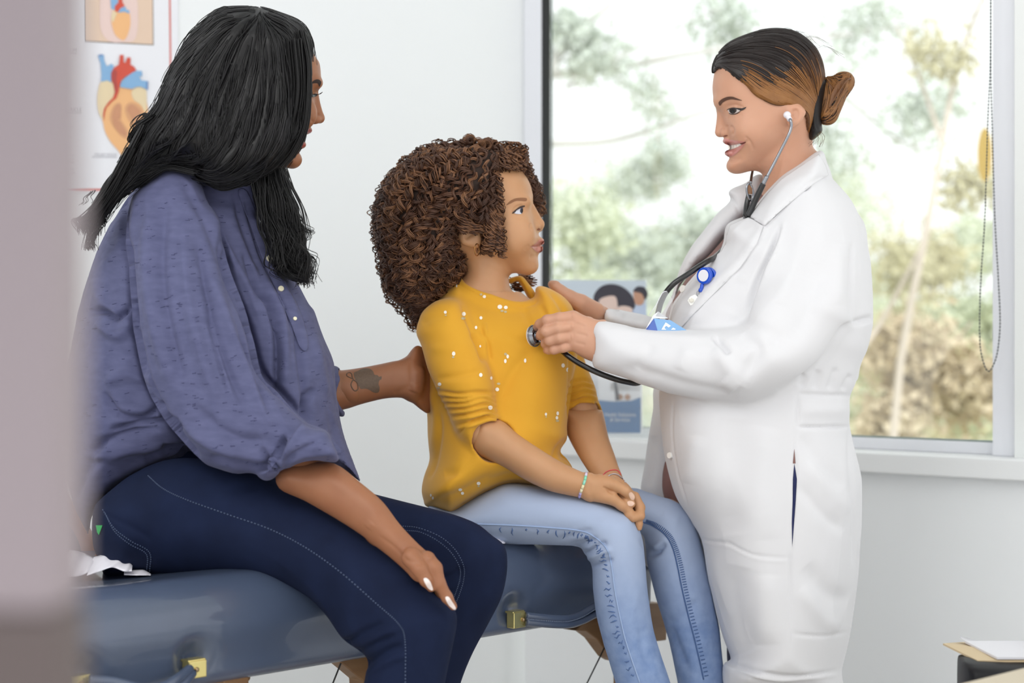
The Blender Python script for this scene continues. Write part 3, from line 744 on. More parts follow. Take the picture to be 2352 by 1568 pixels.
if want('table'):
    M_vinyl = mat('blue_vinyl', '#465268', 0.32, spec=0.6, coat=.55, bump=(320, 0.12, 0.0006), var=('#4e5a72', 6, .25))
    M_wood = mat('beech_wood', '#8a6a4a', 0.45, var=('#7a5a3c', 9, .2), stretch=(1, 1, 8))
    M_brass = mat('brass', '#e6d690', 0.25, metal=0.9); M_wire = mat('steel_wire', '#3a3a3a', 0.4, metal=0.5)
    M_stitch = mat('stitching', '#7d8ba6', 0.7)
    tb = empty('treatment_table', T(0.1, -0.28, 0), 'portable treatment table with blue vinyl pad and brass corner fittings under the two sitters', 'table')
    t0, t1 = -1.15, 0.915; W_ = 0.56
    c = T((t0 + t1) / 2, -W_ / 2, 0.76)
    ax = [U3, V3, np.array([0, 0, 1.0])]
    dim = []
    for px, py in ((462, 1512), (1196, 1398), (205, 1545)):
        q = front_hit(px, py, 0.012); dim.append(ell(q, (0.016, 0.03, 0.014), np.stack(ax, 1), 0.03, sub=True))
    foam = rbox(c + [0, 0, 0.016], ((t1 - t0) / 2, W_ / 2, 0.054), ax, 0.053)
    low = rbox(c - [0, 0, 0.03], ((t1 - t0) / 2 - 0.003, W_ / 2 - 0.004, 0.044), ax, 0.02, 0.03)
    dents = [ell(T(-0.12, -0.30, 0.865), (0.24, 0.20, 0.05), np.stack(ax, 1), 0.05, True), ell(T(0.48, -0.28, 0.862), (0.2, 0.18, 0.045), np.stack(ax, 1), 0.05, True)]
    flesh('vinyl_pad', [foam, low] + dim + dents, 0.004, M_vinyl, tb, sm=2)
    # brass fittings and carrying handles
    def fitting(px, py, w, h, tilt):
        q = front_hit(px, py, 0.006); s = q[1] / F; a = U3 * w * s; z = np.array([0, 0, h * s]); o = q - a / 2 - z / 2
        mb = MB(); mb.box(o, a, V3 * 0.004, z); mb.box(o - V3 * 0.012 + z * 0.0, a * 0.12, V3 * 0.014, z); mb.box(o - V3 * 0.012 + a * .88, a * 0.12, V3 * 0.014, z); mb.box(o + z * 0.92 - V3 * .016, a, V3 * .018, z * .16)
        ob = mb.build('corner_fitting', M_brass, tb, bevel=0.0012, seg=3)
        sc = q + a * tilt + V3 * 0.0045; MB().sphere(sc, 0.0035, 12, (1, 1, 1)).build('screw', mat('screw_steel', '#a08a6a', .3, metal=.9), ob, smooth=True)
    fitting(1190, 1423, 40, 36, 0.25); fitting(451, 1536, 50, 40, -0.1); fitting(186, 1568, 52, 30, 0)
    for dz, pts in ((0, [(1208, 1414, .012), (1250, 1418, .022), (1300, 1420, .032), (1335, 1410, .034), (1375, 1386, .034), (1420, 1370, .022), (1450, 1372, .012)]), (13, [(1208, 1428, .012), (1250, 1432, .022), (1300, 1434, .032), (1335, 1426, .034), (1375, 1406, .034), (1420, 1384, .022), (1450, 1382, .012)])):
        S = resample([front_hit(a, b, c_) for a, b, c_ in pts], 60)
        h = tubes('carry_handle', S, 0.0062, 14, M_vinyl, tb)
    S = resample([front_hit(a, b, c_) for a, b, c_ in [(1210, 1421, .02), (1250, 1425, .029), (1300, 1427, .039), (1335, 1418, .041), (1372, 1397, .041), (1420, 1377, .028)]], 120)
    for i in range(0, 118, 2): pass
    tubes('handle_stitching', np.array([S[i:i + 2] for i in range(0, 118, 2)]), 0.0007, 5, M_stitch, tb)
    for pts in ([(205, 1562, .012), (260, 1566, .02), (320, 1580, .03), (370, 1578, .03), (405, 1560, .025), (436, 1536, .012)], [(205, 1578, .012), (260, 1584, .02), (320, 1600, .03), (380, 1596, .03), (420, 1572, .025), (441, 1545, .012)]):
        tubes('carry_handle', resample([front_hit(a, b, c_) for a, b, c_ in pts], 60), 0.0068, 14, M_vinyl, tb)
    # wooden frame, legs, bracing cables
    def plank(a, b, w, d):   # square bar from a to b
        a = np.asarray(a); b = np.asarray(b); e = b - a; s1 = V3 * d
        s2 = np.cross(e, s1); s2 = s2 / np.linalg.norm(s2) * w; mb = MB(); mb.box(a - s1 / 2 - s2 / 2, s1, s2, e); return mb
    MB().box(T(t0 + .05, -W_ + .06, 0.692), U3 * (t1 - t0 - .1), V3 * (W_ - .12), (0, 0, 0.012)).build('base_board', M_wood, tb)
    for t in (-1.05, 0.0, 0.868):
        for v in (-0.03, -W_ + 0.06):
            plank(T(t, v, 0.0), T(t, v, 0.69), 0.045, 0.03).build('leg', M_wood, tb, bevel=0.003)
        pass
    # curved brackets visible under the pad
    def px_prism(poly, v, th): return MB().prism([front_hit(x, y, v) for x, y in poly], V3 * -th)
    px_prism([(1322, 1448), (1352, 1418), (1405, 1415), (1420, 1520), (1403, 1510), (1388, 1490), (1372, 1468), (1348, 1450)], -0.06, 0.03).build('bracket', M_wood, tb, bevel=.002)
    px_prism([(1480, 1385), (1534, 1385), (1531, 1470), (1505, 1473), (1480, 1473)], -0.03, 0.04).build('bracket', M_wood, tb, bevel=.002)
    px_prism([(775, 1515), (800, 1500), (880, 1490), (880, 1600), (834, 1600), (832, 1562), (806, 1540)], -0.05, 0.03).build('bracket', M_wood, tb, bevel=.002)
    px_prism([(500, 1548), (580, 1540), (575, 1562), (545, 1580), (500, 1600)], -0.05, 0.03).build('bracket', M_wood, tb, bevel=.002)
    tubes('brace_cable', [front_hit(1389, 1486, -.05), front_hit(1345, 1575, -.07), front_hit(1150, 1960, -.1)], 0.0014, 6, M_wire, tb)
    tubes('brace_cable', [front_hit(786, 1515, -.05), front_hit(764, 1570, -.07), front_hit(600, 1900, -.1)], 0.0014, 6, M_wire, tb)

    # crumpled paper on the table
    M_paper = mat('table_paper', '#eceaf2', 0.6, bump=(60, .3, .002))
    pp = empty('table_paper', P(250, 1320, 2.74), 'crumpled white paper sheet on the table behind the woman in blue', 'paper sheet')
    def sheet(name, top, bot, d0, d1, parent, bulge=0.01):
        n = 40; a = resample(top, n); b = resample(bot, n); rows = []
        for j in range(9):
            f = j / 8; p = a * (1 - f) + b * f
            rows.append([P(x, y, d0 + (d1 - d0) * f + bulge * math.sin(i * .45 + j * .5)) for i, (x, y) in enumerate(p)])
        V = np.array(rows).reshape(-1, 3); i, j = np.meshgrid(np.arange(8), np.arange(n - 1), indexing='ij')
        Q = np.stack([i * n + j, i * n + j + 1, (i + 1) * n + j + 1, (i + 1) * n + j], -1).reshape(-1, 4)
        o = link(name, quads(name, V, Q), M_paper, parent); md = o.modifiers.new('t', 'SOLIDIFY'); md.thickness = 0.0006; return o
    sheet('paper_fold', [(60, 1262), (130, 1262), (180, 1266), (222, 1284)], [(60, 1322), (130, 1323), (185, 1322), (222, 1300)], 2.72, 2.66, pp)
    sheet('paper_fold', [(215, 1280), (245, 1272), (285, 1269), (299, 1272), (304, 1284)], [(200, 1322), (232, 1311), (258, 1303), (285, 1312), (303, 1312)], 2.70, 2.645, pp, .004)
    sheet('paper_edge', [(285, 1312), (310, 1309), (330, 1309), (346, 1318)], [(285, 1320), (310, 1321), (330, 1321), (346, 1321)], 2.68, 2.65, pp, .002)
    pp2 = empty('paper_scrap', P(1148, 1246, 3.0), 'small torn white paper corner on the table beside the girl', 'paper scrap')
    sheet('paper_corner', [(1128, 1228), (1138, 1224), (1150, 1232), (1160, 1246)], [(1128, 1247), (1138, 1248), (1150, 1248), (1160, 1248)], 2.99, 2.97, pp2, .002)

# ------------------------------------------------------------------ stool, clipboard, counter edge
if want('stool'):
    d = 2.5
    M_seat = mat('black_leather', '#131315', 0.5, spec=.25, var=('#1c1c20', 12, .3))
    so = empty('stool', P(2420, 1560, d) * [1, 1, 0], 'black padded stool under the clipboard in the bottom right corner', 'stool')
    cx, cy = P(2430, 0, d)[0], d + .12
    ztop = P(0, 1506, d)[2]
    cu = np.array([cx, cy, ztop - 0.05])
    p = blob([(2199, 1515), (2206, 1506), (2222, 1502), (2400, 1508), (2640, 1508), (2655, 1530), (2655, 1640), (2640, 1660), (2215, 1660), (2200, 1640)], [(2420, 1580, d + .1, .14)], R=.03)
    flesh('seat_cushion', [p], 0.004, M_seat, so)
    MB().cyl((P(2425, 0, d + .1)[0], d + .1, 0.08), (P(2425, 0, d + .1)[0], d + .1, 0.76), 0.025).build('post', mat('chrome', '#c8c8c8', .2, metal=1), so, smooth=True)
    MB().cyl((P(2425, 0, d + .1)[0], d + .1, 0.02), (P(2425, 0, d + .1)[0], d + .1, 0.07), 0.2).build('foot_ring', M_seat, so)
    cl = empty('clipboard', P(2300, 1515, d), 'tan clipboard lying on the black stool with white sheets on it', 'clipboard')
    M_board = mat('hardboard', '#cdb894', 0.6)
    q = [P(2166, 1477, d + .12), P(2205, 1474, d + .22), P(2500, 1474, d + .22), P(2500, 1516, d), P(2245, 1516, d)]
    MB().prism(q, (0, 0, -0.0025)).build('board', M_board, cl)
    M_sheet = mat('white_paper', '#dfdfe5', 0.6)
    sh = empty('paper_stack', P(2320, 1508, d), 'white paper sheets curling on the clipboard in the bottom right corner', 'paper')
    a = resample([P(2206, 1467, d + .16) + [0, 0, .002], P(2240, 1486, d + .10), P(2280, 1503, d + .03), P(2330, 1508, d + .02), P(2520, 1509, d + .01)], 30)
    b = resample([P(2206, 1467, d + .2) + [0, 0, .004], P(2245, 1470, d + .2), P(2300, 1471, d + .2), P(2400, 1470, d + .2), P(2520, 1470, d + .2)], 30)
    V = np.concatenate([a, b]); Q = np.array([[i, i + 1, 31 + i, 30 + i] for i in range(29)])
    o = link('top_sheet', quads('top_sheet', V, Q), M_sheet, sh); md = o.modifiers.new('t', 'SOLIDIFY'); md.thickness = .0008
    MB().prism([P(2290, 1516, d) + [0, 0, .0012], P(2216, 1478, d + .13) + [0, 0, .0012], P(2500, 1478, d + .13) + [0, 0, .0012], P(2500, 1516, d) + [0, 0, .0012]], (0, 0, .003)).build('lower_sheets', M_sheet, sh)
    ct = empty('side_counter', P(2450, 1600, 1.9) * [1, 1, 0], 'pale wood counter edge cutting across the bottom right corner', 'counter')
    M_ct = mat('maple_laminate', '#cbbfa8', 0.5)
    MB().prism([P(2195, 1571, 2.19), P(2352, 1532, 2.306), P(2700, 1445, 2.61), P(2700, 1900, 1.545), P(2195, 1900, 1.545)], (0, 0, -0.03)).build('worktop', M_ct, ct, bevel=.003)
    z = P(2195, 1571, 1.55)[2]
    MB().box((P(2400, 0, 2.0)[0], 1.62, 0), (.25, 0, 0), (0, .4, 0), (0, 0, .72)).build('cabinet_body', M_ct, ct)
# ------------------------------------------------------------------ shared skin, hair and cloth helpers
def skin_mat(name, c, c2): return mat(name, c, 0.46, spec=0.4, sss=0.18, var=(c2, 22, .3), bump=(900, 0.08, 0.0004))
M_eye = mat('eye_white', '#c9bfba', 0.3); M_iris = mat('iris_brown', '#24140d', 0.3, spec=.3); M_irisb = mat('iris_grey_brown', '#3c3c48', 0.3, spec=.3); M_pupil = mat('pupil', '#060505', 0.3, spec=.3)
M_teeth = mat('teeth', '#f2ede6', 0.2); M_nail = mat('nail', '#f4e6e2', 0.2, coat=.5)
def finger(pts, r): return chain([(p[0], p[1], p[2], rr) for p, rr in zip(pts, r)], 0.0035)
def strand_mesh(name, S, r0, r1, m, parent, sides=4, flat=1.0):
    n = S.shape[1]; t = np.linspace(0, 1, n); rad = r0 + (r1 - r0) * t ** 2
    o = tubes(name, S, rad, sides, m, parent, cap=False, flat=flat); return o
def smooth_strands(S, n):
    k = S.shape[1]; t = np.linspace(0, k - 1, n); i = np.minimum(t.astype(int), k - 2); f = (t - i)[None, :, None]
    Pd = np.concatenate([2 * S[:, :1] - S[:, 1:2], S, 2 * S[:, -1:] - S[:, -2:-1]], 1)
    p0, p1, p2, p3 = Pd[:, i], Pd[:, i + 1], Pd[:, i + 2], Pd[:, i + 3]
    return 0.5 * (2 * p1 + (p2 - p0) * f + (2 * p0 - 5 * p1 + 4 * p2 - p3) * f ** 2 + (3 * p1 - p0 - 3 * p2 + p3) * f ** 3)

# ------------------------------------------------------------------ the doctor
if want('doctor'):
    D0 = 3.05
    M_skin = skin_mat('skin_warm_beige', '#c9967b', '#d0a085')
    doc = empty('person', P(1760, 784, 3.07) * [1, 1, 0], 'woman in a white coat with her hair in a bun, standing and holding a stethoscope', 'person')
    head = [blob([(1641, 165), (1650, 135), (1675, 106), (1712, 88), (1752, 76), (1790, 73), (1825, 80), (1855, 100), (1876, 130), (1886, 170), (1884, 210), (1876, 250), (1864, 290), (1845, 318), (1815, 345), (1780, 368), (1745, 386), (1722, 393.5), (1702, 394), (1684, 391), (1676, 385), (1674.5, 375), (1678, 364), (1679, 348), (1675, 332), (1670, 318), (1667, 305), (1663, 288), (1658, 268), (1650.5, 251), (1641, 235), (1637, 215), (1636.5, 195)],
                 [(1810, 140, D0, .077), (1740, 250, D0, .069), (1712, 365, D0, .05)], R=.062, soft=5)]
    facep = [cone(P(1655, 258, D0), P(1653.5, 303.5, D0), .0048, .0082, .012), ell(P(1669, 305, D0 - .013), (.0098, .0075, .0082), k=.006), ell(P(1668, 306, D0 + .011), (.0085, .0065, .0062), k=.006),
             ell(P(1671, 324, D0 - .004), (.0078, .016, .0042), k=.005), ell(P(1675.5, 351.5, D0 - .004), (.0078, .014, .005), k=.005), ell(P(1690, 382, D0), (.013, .016, .010), k=.012),
             ell(P(1722, 300, D0 - .047), (.02, .016, .016), k=.03), ell(P(1668, 236, D0 - .022), (.017, .016, .006), k=.015)]
    ear = [blob([(1804, 243), (1815, 237), (1835, 239), (1850, 254), (1848, 266), (1836, 283), (1821, 295), (1812, 292), (1807, 277), (1803, 262)], [(1825, 265, D0 - .069, .0075)], R=.011, k=.008, soft=1)]
    neck = [blob([(1740, 350), (1800, 280), (1872, 270), (1866, 325), (1873, 345), (1890, 358), (1900, 410), (1870, 500), (1760, 540), (1715, 545), (1722, 505), (1738, 475), (1749, 435), (1752, 402), (1745, 385)], [(1800, 300, D0 + .012, .05), (1810, 400, D0 + .02, .053), (1790, 500, D0 + .03, .06)], R=.055, k=.02)]
    torso = [cone(P(1830, 560, 3.08), P(1780, 760, 3.08), .06, .085, .03), cone(P(1780, 760, 3.08), P(1800, 1000, 3.08), .085, .09, .03), cone(P(1835, 1050, 3.06), P(1840, 1500, 3.04), .06, .05, .03), cone(P(1760, 1050, 3.12), P(1760, 1500, 3.12), .06, .05, .03),
             cone(P(1840, 1500, 3.04), P(1855, 2330, 3.04), .05, .036, .03), cone(P(1760, 1500, 3.12), P(1760, 2330, 3.12), .05, .036, .03), cone(P(1865, 2370, 3.02), P(1770, 2400, 2.98), .035, .028, .03), cone(P(1760, 2320, 3.14), P(1650, 2340, 3.12), .035, .028, .03),
             cone(P(1880, 530, 2.99), P(1760, 850, 2.93), .035, .032, .03), cone(P(1760, 850, 2.93), P(1365, 785, 2.935), .034, .022, .02),
             cone(P(1780, 530, 3.2), P(1640, 780, 3.28), .035, .03, .03), cone(P(1640, 790, 3.27), P(1480, 762, 3.2), .022, .017, .01), cone(P(1480, 762, 3.2), P(1388, 727, 3.17), .017, .015, .008)]
    dk = 2.93
    hand = [blob([(1395, 742), (1372, 735), (1345, 725), (1328, 717), (1314, 717), (1306, 724), (1303, 745), (1302, 770), (1304, 792), (1309, 801), (1330, 813), (1350, 822), (1375, 832), (1400, 828)], [(1310, 760, dk, .012), (1375, 785, dk + .005, .019)], R=.018, k=.004, soft=2)]
    hand += finger([(1316, 727, dk), (1284, 731, dk - .004), (1257, 736, dk), (1240, 744, dk + .016), (1232, 752, dk + .03)], [.0098, .009, .0088, .0075, .0062])
    hand += finger([(1312, 750, dk - .002), (1282, 754, dk - .008), (1254, 761, dk - .004), (1243, 768, dk + .012), (1238, 773, dk + .026)], [.0095, .0088, .0088, .0075, .006])
    hand += finger([(1312, 773, dk), (1286, 776, dk - .006), (1262, 782, dk), (1253, 788, dk + .014), (1250, 791, dk + .026)], [.009, .0084, .0082, .007, .006])
    hand += finger([(1314, 794, dk + .004), (1294, 798, dk), (1272, 803, dk + .005), (1260, 804, dk + .016), (1255, 805, dk + .024)], [.0082, .0074, .007, .0062, .0054])
    hand += finger([(1350, 745, dk + .02), (1310, 752, dk + .045), (1275, 760, dk + .055), (1250, 768, dk + .05)], [.013, .011, .0095, .0075])
    df = 3.13
    hand += [blob([(1319, 700), (1330, 680), (1347, 683), (1373, 696), (1388, 705), (1398, 725), (1394, 742), (1368, 740), (1350, 733), (1330, 720)], [(1330, 705, df, .013), (1385, 718, df + .04, .02)], R=.02, k=.004, soft=2)]
    hand += finger([(1368, 715, df + .02), (1334, 696, df + .005), (1308, 682, df), (1288, 668, df), (1275, 657, df), (1267.5, 652.5, df + .002)], [.016, .0145, .0118, .0098, .0088, .0066])
    for i, (a, b, c_) in enumerate([((1322, 706), (1296, 700), (1280, 716)), ((1324, 712), (1298, 715), (1284, 730)), ((1326, 718), (1303, 726), (1290, 742)), ((1330, 724), (1310, 738), (1300, 752))]):
        hand += finger([a + (df + .02,), b + (df + .05,), c_ + (df + .06,)], [.0095, .0085, .007])
    st = [([(1662, 247), (1680, 243), (1702, 246)], 7, -.0028), ([(1672, 267), (1690, 267), (1706, 262)], 4, -.0008), ([(1671, 246), (1684, 241.5), (1700, 243.5), (1709, 248)], 1.4, -.0009), ([(1684, 257), (1690, 257)], 8, .0016),
          ([(1711, 313), (1722, 324), (1728, 335), (1730, 346)], 2.6, -.0016), ([(1677, 288), (1684, 298), (1683, 311)], 2.4, -.0022), ([(1662, 296), (1668, 291), (1674, 290)], 2.4, -.0012), ([(1713, 322), (1717, 328)], 2.4, -.0012), ([(1664, 320), (1680, 324.5), (1708, 326.5)], 3, .0012), ([(1671, 355), (1690, 350), (1704, 338)], 3.4, .0016),
          ([(1673, 333), (1688, 334), (1706, 329)], 2, -.0016), ([(1676, 365), (1690, 368), (1704, 362)], 4, -.0016), ([(1740, 380), (1775, 350), (1806, 310)], 7, -.002), ([(1800, 300), (1790, 360), (1770, 430), (1745, 480)], 6, -.0015), ([(1815, 300), (1800, 370), (1780, 440)], 5, .0012),
          ([(1823, 250), (1827, 262), (1822, 273)], 4.5, -.0045), ([(1826, 243), (1843, 256), (1836, 275), (1824, 288)], 3, .0012), ([(1806, 262), (1810, 275)], 2, -.001), ([(1817, 250), (1831, 253), (1833, 268), (1825, 282)], 1.6, -.0012),
          # knuckles and creases of the near hand
          ([(1313, 722), (1319, 722)], 4, .0016), ([(1311, 748), (1317, 748)], 4, .0014), ([(1311, 772), (1316, 772)], 4, .0012), ([(1255, 733), (1259, 736)], 2.2, .0007), ([(1252, 760), (1256, 763)], 2.2, .0007), ([(1322, 742), (1345, 750)], 3, -.0008), ([(1322, 764), (1350, 772)], 3, -.0008), ([(1320, 786), (1345, 792)], 3, -.0008), ([(1316, 705), (1330, 716), (1345, 724)], 3, -.001)]
    body = head + facep + ear + neck + torso + hand
    zc = P(0, 470, D0)[2]; big = 9
    zs = P(0, 640, 3.1)[2]; ze = P(0, 850, 2.9)[2]; xh = P(1400, 0, 2.95)[0]
    ob = flesh('body', body, .002, M_skin, doc, st=st, parts=[((np.array([-big, -big, zc]), np.array([big, big, big])), .0014), ((np.array([-big, -big, -big]), np.array([big, big, zc])), .0022)] if False else None) if False else None
    V1, Q1 = surface(head + facep + ear + neck, .0013, (np.array([-big, 0, zc]), np.array([big, big, big])))
    V2, Q2 = surface(hand + [torso[-4], torso[-1]], .0014, (np.array([-big, 0, ze]), np.array([xh, big, zs])))
    V3_, Q3 = surface(neck + torso, .004, (np.array([-big, -big, -big]), np.array([big, big, zc + .004])))
    V = np.concatenate([V1, V2, V3_]); Q = np.concatenate([Q1, Q2 + len(V1), Q3 + len(V1) + len(V2)])
    V = relax(V, Q, 1); V = strokes(V, Q, st)
    doc_body = link('body', quads('body', V, Q), M_skin, doc)
    sf = Surf(doc_body)
    # face details
    M_lip = mat('lips_rose', '#cb8a82', 0.3, coat=.3); M_brow = mat('eyebrow_dark', '#5a3d30', 0.7); M_liner = mat('eyeliner', '#241a18', 0.5); M_lid = mat('eyelid', '#c08d78', 0.45)
    decal('eye', sf, [(1671.5, 252.5), (1676, 249.5), (1684, 248.5), (1694, 250), (1702, 252.5), (1694, 258), (1684, 261), (1676, 259.5)], M_eye, doc_body, .0006, 1.2)
    decal('iris', sf, [(1675.5, 252), (1680, 249), (1688, 249), (1692, 252), (1691, 257), (1684, 260.8), (1677, 258)], M_iris, doc_body, .0009, 1.2)
    decal('pupil', sf, [(1681, 253), (1684, 251), (1687, 253), (1687, 256), (1684, 258), (1681, 256)], M_pupil, doc_body, .0012, 1.0)
    decal('eyeliner', sf, [(1669, 253), (1675, 249), (1684, 247), (1695, 248), (1705, 248.5), (1714.5, 245.5), (1709, 251.5), (1702, 254), (1694, 251.3), (1684, 250), (1676, 251)], M_liner, doc_body, .0013, 1.0)
    decal('lower_lashes', sf, [(1675, 259.5), (1684, 261.3), (1694, 259), (1703, 253.5), (1695, 260.5), (1684, 263), (1676, 261.2)], M_liner, doc_body, .001, 1.0)
    decal('eyebrow', sf, [(1650.5, 236), (1655, 230), (1662, 225.5), (1672, 222), (1683, 222), (1694, 226), (1705, 231), (1692, 229.5), (1681, 228), (1670, 230), (1661, 235), (1654, 242.5)], M_brow, doc_body, .0008, 1.2)
    decal('lips', sf, [(1661, 322.5), (1665, 317.5), (1673, 320), (1690, 322.5), (1712, 325.5), (1701, 329), (1688, 331.5), (1676, 334), (1667, 331.5), (1661.5, 327)], M_lip, doc_body, .0007, 1.2)
    decal('teeth', sf, [(1671.5, 334), (1680, 333), (1690, 331), (1702, 328.5), (1709, 327.5), (1700, 334), (1690, 339), (1681, 342.5), (1673.5, 343.5)], M_teeth, doc_body, .0004, 1.2)
    M_gap = mat('tooth_gap', '#b59f96', .5)
    for x in (1678, 1684.5, 1691, 1697.5):
        decal('tooth_gap', sf, [(x, 332.5), (x + .7, 332.5), (x + 1.1, 341 - (x - 1678) * .25), (x + .4, 341 - (x - 1678) * .25)], M_gap, doc_body, .0007, 1.0, curve=False)
    decal('lips', sf, [(1672, 344), (1680, 343.5), (1691, 339.5), (1703, 333), (1712.5, 326), (1707, 336), (1697, 347.5), (1685, 357), (1674, 360), (1667.5, 356), (1665, 349)], M_lip, doc_body, .0007, 1.2)
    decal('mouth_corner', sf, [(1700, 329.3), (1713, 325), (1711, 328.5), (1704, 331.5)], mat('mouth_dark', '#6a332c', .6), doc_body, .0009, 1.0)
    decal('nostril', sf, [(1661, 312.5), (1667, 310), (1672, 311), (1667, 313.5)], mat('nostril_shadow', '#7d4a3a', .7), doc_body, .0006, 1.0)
    # hair
    HK = -CX * D0 / F - 1.1 * (CH + CY * D0 / F) - .025
    M_hair = mat('hair_dark_to_caramel', '#1d1615', 0.42, spec=.45, var=('#2b2220', 60, .3), grad=((1, 0, -1.1), 2050 * D0 / F + HK, 2190 * D0 / F + HK, '#6a4324', 45, .05))
    cap_poly = [(1625, 168), (1625, 100), (1700, 40), (1800, 30), (1900, 60), (1925, 170), (1915, 260), (1900, 330), (1868, 330), (1858, 320), (1852, 295), (1851, 272), (1842, 261), (1824, 249), (1806, 240), (1790, 241), (1773, 238), (1753, 228), (1733, 216), (1714, 194), (1688, 177), (1667, 161), (1653, 156), (1645, 163)]
    nape = [blob([(1830, 200), (1895, 180), (1896, 230), (1888, 280), (1889, 300), (1880, 312), (1866, 322), (1857, 318), (1850, 290), (1846, 262)], [(1870, 260, D0, .055)], R=.04)]
    M_hn = mat('hair_nape', '#161111', .5, spec=.3)
    cap = flesh('hair', [shell(head, .0048, cap_poly, edge=.006)], .0022, M_hair, doc)
    flesh('nape_hair', nape, .0022, M_hn, cap, st=[([(1862, 262), (1868, 300)], 2, -.002), ([(1874, 262), (1878, 300)], 2, -.002)])
    hs = Surf(cap)
    G = [[(1645, 150), (1690, 165), (1740, 205), (1800, 232), (1850, 250), (1895, 262)], [(1660, 120), (1720, 140), (1790, 185), (1850, 220), (1900, 240)], [(1700, 90), (1780, 115), (1850, 170), (1900, 220)], [(1760, 70), (1830, 95), (1875, 140), (1898, 195)], [(1855, 260), (1870, 285), (1880, 310)]]
    gf = guide_field(G); sd = mesh_pts(cap, 1500, 3)
    S = hs.flow(sd, gf, .007, 10, .0006); S = smooth_strands(S, 16); S += np.random.RandomState(4).normal(size=(len(S), 1, 3)) * .0004
    strand_mesh('hair_strands', S, .0006, .0002, M_hair, cap)['kind'] = 'stuff'
    M_car = mat('hair_caramel', '#9c6a36', .4, spec=.5, var=('#7d5028', 60, .3))
    gc = np.random.RandomState(9); rows = []
    for i in range(460):
        x = gc.uniform(1700, 1885); lo_ = np.interp(x, [1700, 1750, 1810, 1850, 1890], [188, 222, 236, 252, 268]); y = lo_ - abs(gc.normal()) * np.interp(x, [1700, 1890], [12, 55]); h = hs.hit(x, y)
        if h: rows.append(h[0])
    S = smooth_strands(hs.flow(rows, gf, .008, 10, .0014), 16)
    strand_mesh('caramel_strands', S, .0006, .0002, M_car, cap)['kind'] = 'stuff'
    g = np.random.RandomState(5); fl = []
    for i in range(26):     # flyaways over the crown and at the nape and cheek
        x = g.uniform(1700, 1880); y = np.interp(x, [1700, 1752, 1790, 1850, 1880], [90, 71, 68, 86, 115]); fl.append(resample([P(x, y + 3, D0 - .01), P(x + 25, y - g.uniform(0, 5), D0), P(x + 50 + g.uniform(0, 20), y + 14 + g.uniform(0, 18), D0)], 12))
    for i in range(14):
        x = g.uniform(1860, 1885); fl.append(resample([P(x, 300, D0 - .02), P(x + g.uniform(0, 12), 315, D0 - .02), P(x + g.uniform(-10, 10), 330 + g.uniform(0, 8), D0 - .01)], 12))
    tubes('flyaway_hair', np.array(fl), .00022, 3, M_hair, cap, cap=False)['kind'] = 'stuff'
    bun_b = [blob([(1890, 190), (1897, 176), (1912, 176), (1926, 168), (1943, 165.5), (1957, 173), (1961, 189), (1954, 206), (1944, 220), (1937, 237), (1927, 260), (1919, 277), (1905, 285.5), (1886, 283), (1876, 262), (1878, 235), (1882, 205)], [(1945, 185, D0, .024), (1905, 262, D0, .034)], R=.03, k=.01)]
    bst = [([(1903, 180), (1915, 200), (1912, 230), (1895, 262)], 3, -.003), ([(1930, 172), (1935, 195), (1925, 225), (1908, 255), (1892, 270)], 2.5, -.0025), ([(1950, 178), (1948, 205), (1932, 235), (1915, 262), (1898, 278)], 2.5, -.0025), ([(1920, 172), (1926, 200), (1916, 235), (1900, 262)], 2.5, .0015)]
    bun = flesh('hair_bun', bun_b, .0018, M_hair, cap, st=bst)
    bs = Surf(bun)
    GB = [[(1892, 268), (1912, 240), (1935, 200), (1950, 180)], [(1893, 278), (1920, 262), (1940, 225), (1957, 190)], [(1903, 178), (1912, 205), (1905, 235), (1890, 260)]]
    S = bs.flow(mesh_pts(bun, 700, 6), guide_field(GB), .006, 8, .0006)
    S = smooth_strands(S, 14); strand_mesh('hair_strands', S[::6], .0007, .0002, M_hn, bun)['kind'] = 'stuff'; strand_mesh('caramel_strands', S[1::2], .0009, .0002, M_car, bun)['kind'] = 'stuff'
    L = []
    for k in range(26):     # coil of hair looping over the end of the bun
        a = k / 25; L.append(resample([P(1904 + 6 * a, 246 - 30 * a, D0 - .030), P(1926, 212 - 22 * a, D0 - .034 + .01 * a), P(1944 + 6 * a, 186 - 8 * a, D0 - .028 + .02 * a), P(1955 + 5 * a, 182 - 5 * a, D0 - .01 + .02 * a), P(1957 + 4 * a, 196, D0 + .01), P(1944, 222, D0 + .015)], 16))
    tubes('hair_coil', np.array(L[::2]), .0012, 5, M_hair, bun, cap=False); tubes('hair_coil', np.array(L[1::2]), .0011, 5, M_car, bun, cap=False)

    # clothes: coat in three panels, top, trousers
    M_coat = mat('white_coat_cloth', '#dddde0', 0.75, sheen=.1, bump=(800, .08, .0003)); M_top = mat('mauve_top', '#8a6660', 0.7, var=('#7a5852', 40, .3)); M_pants = mat('navy_trousers', '#26305a', 0.7)
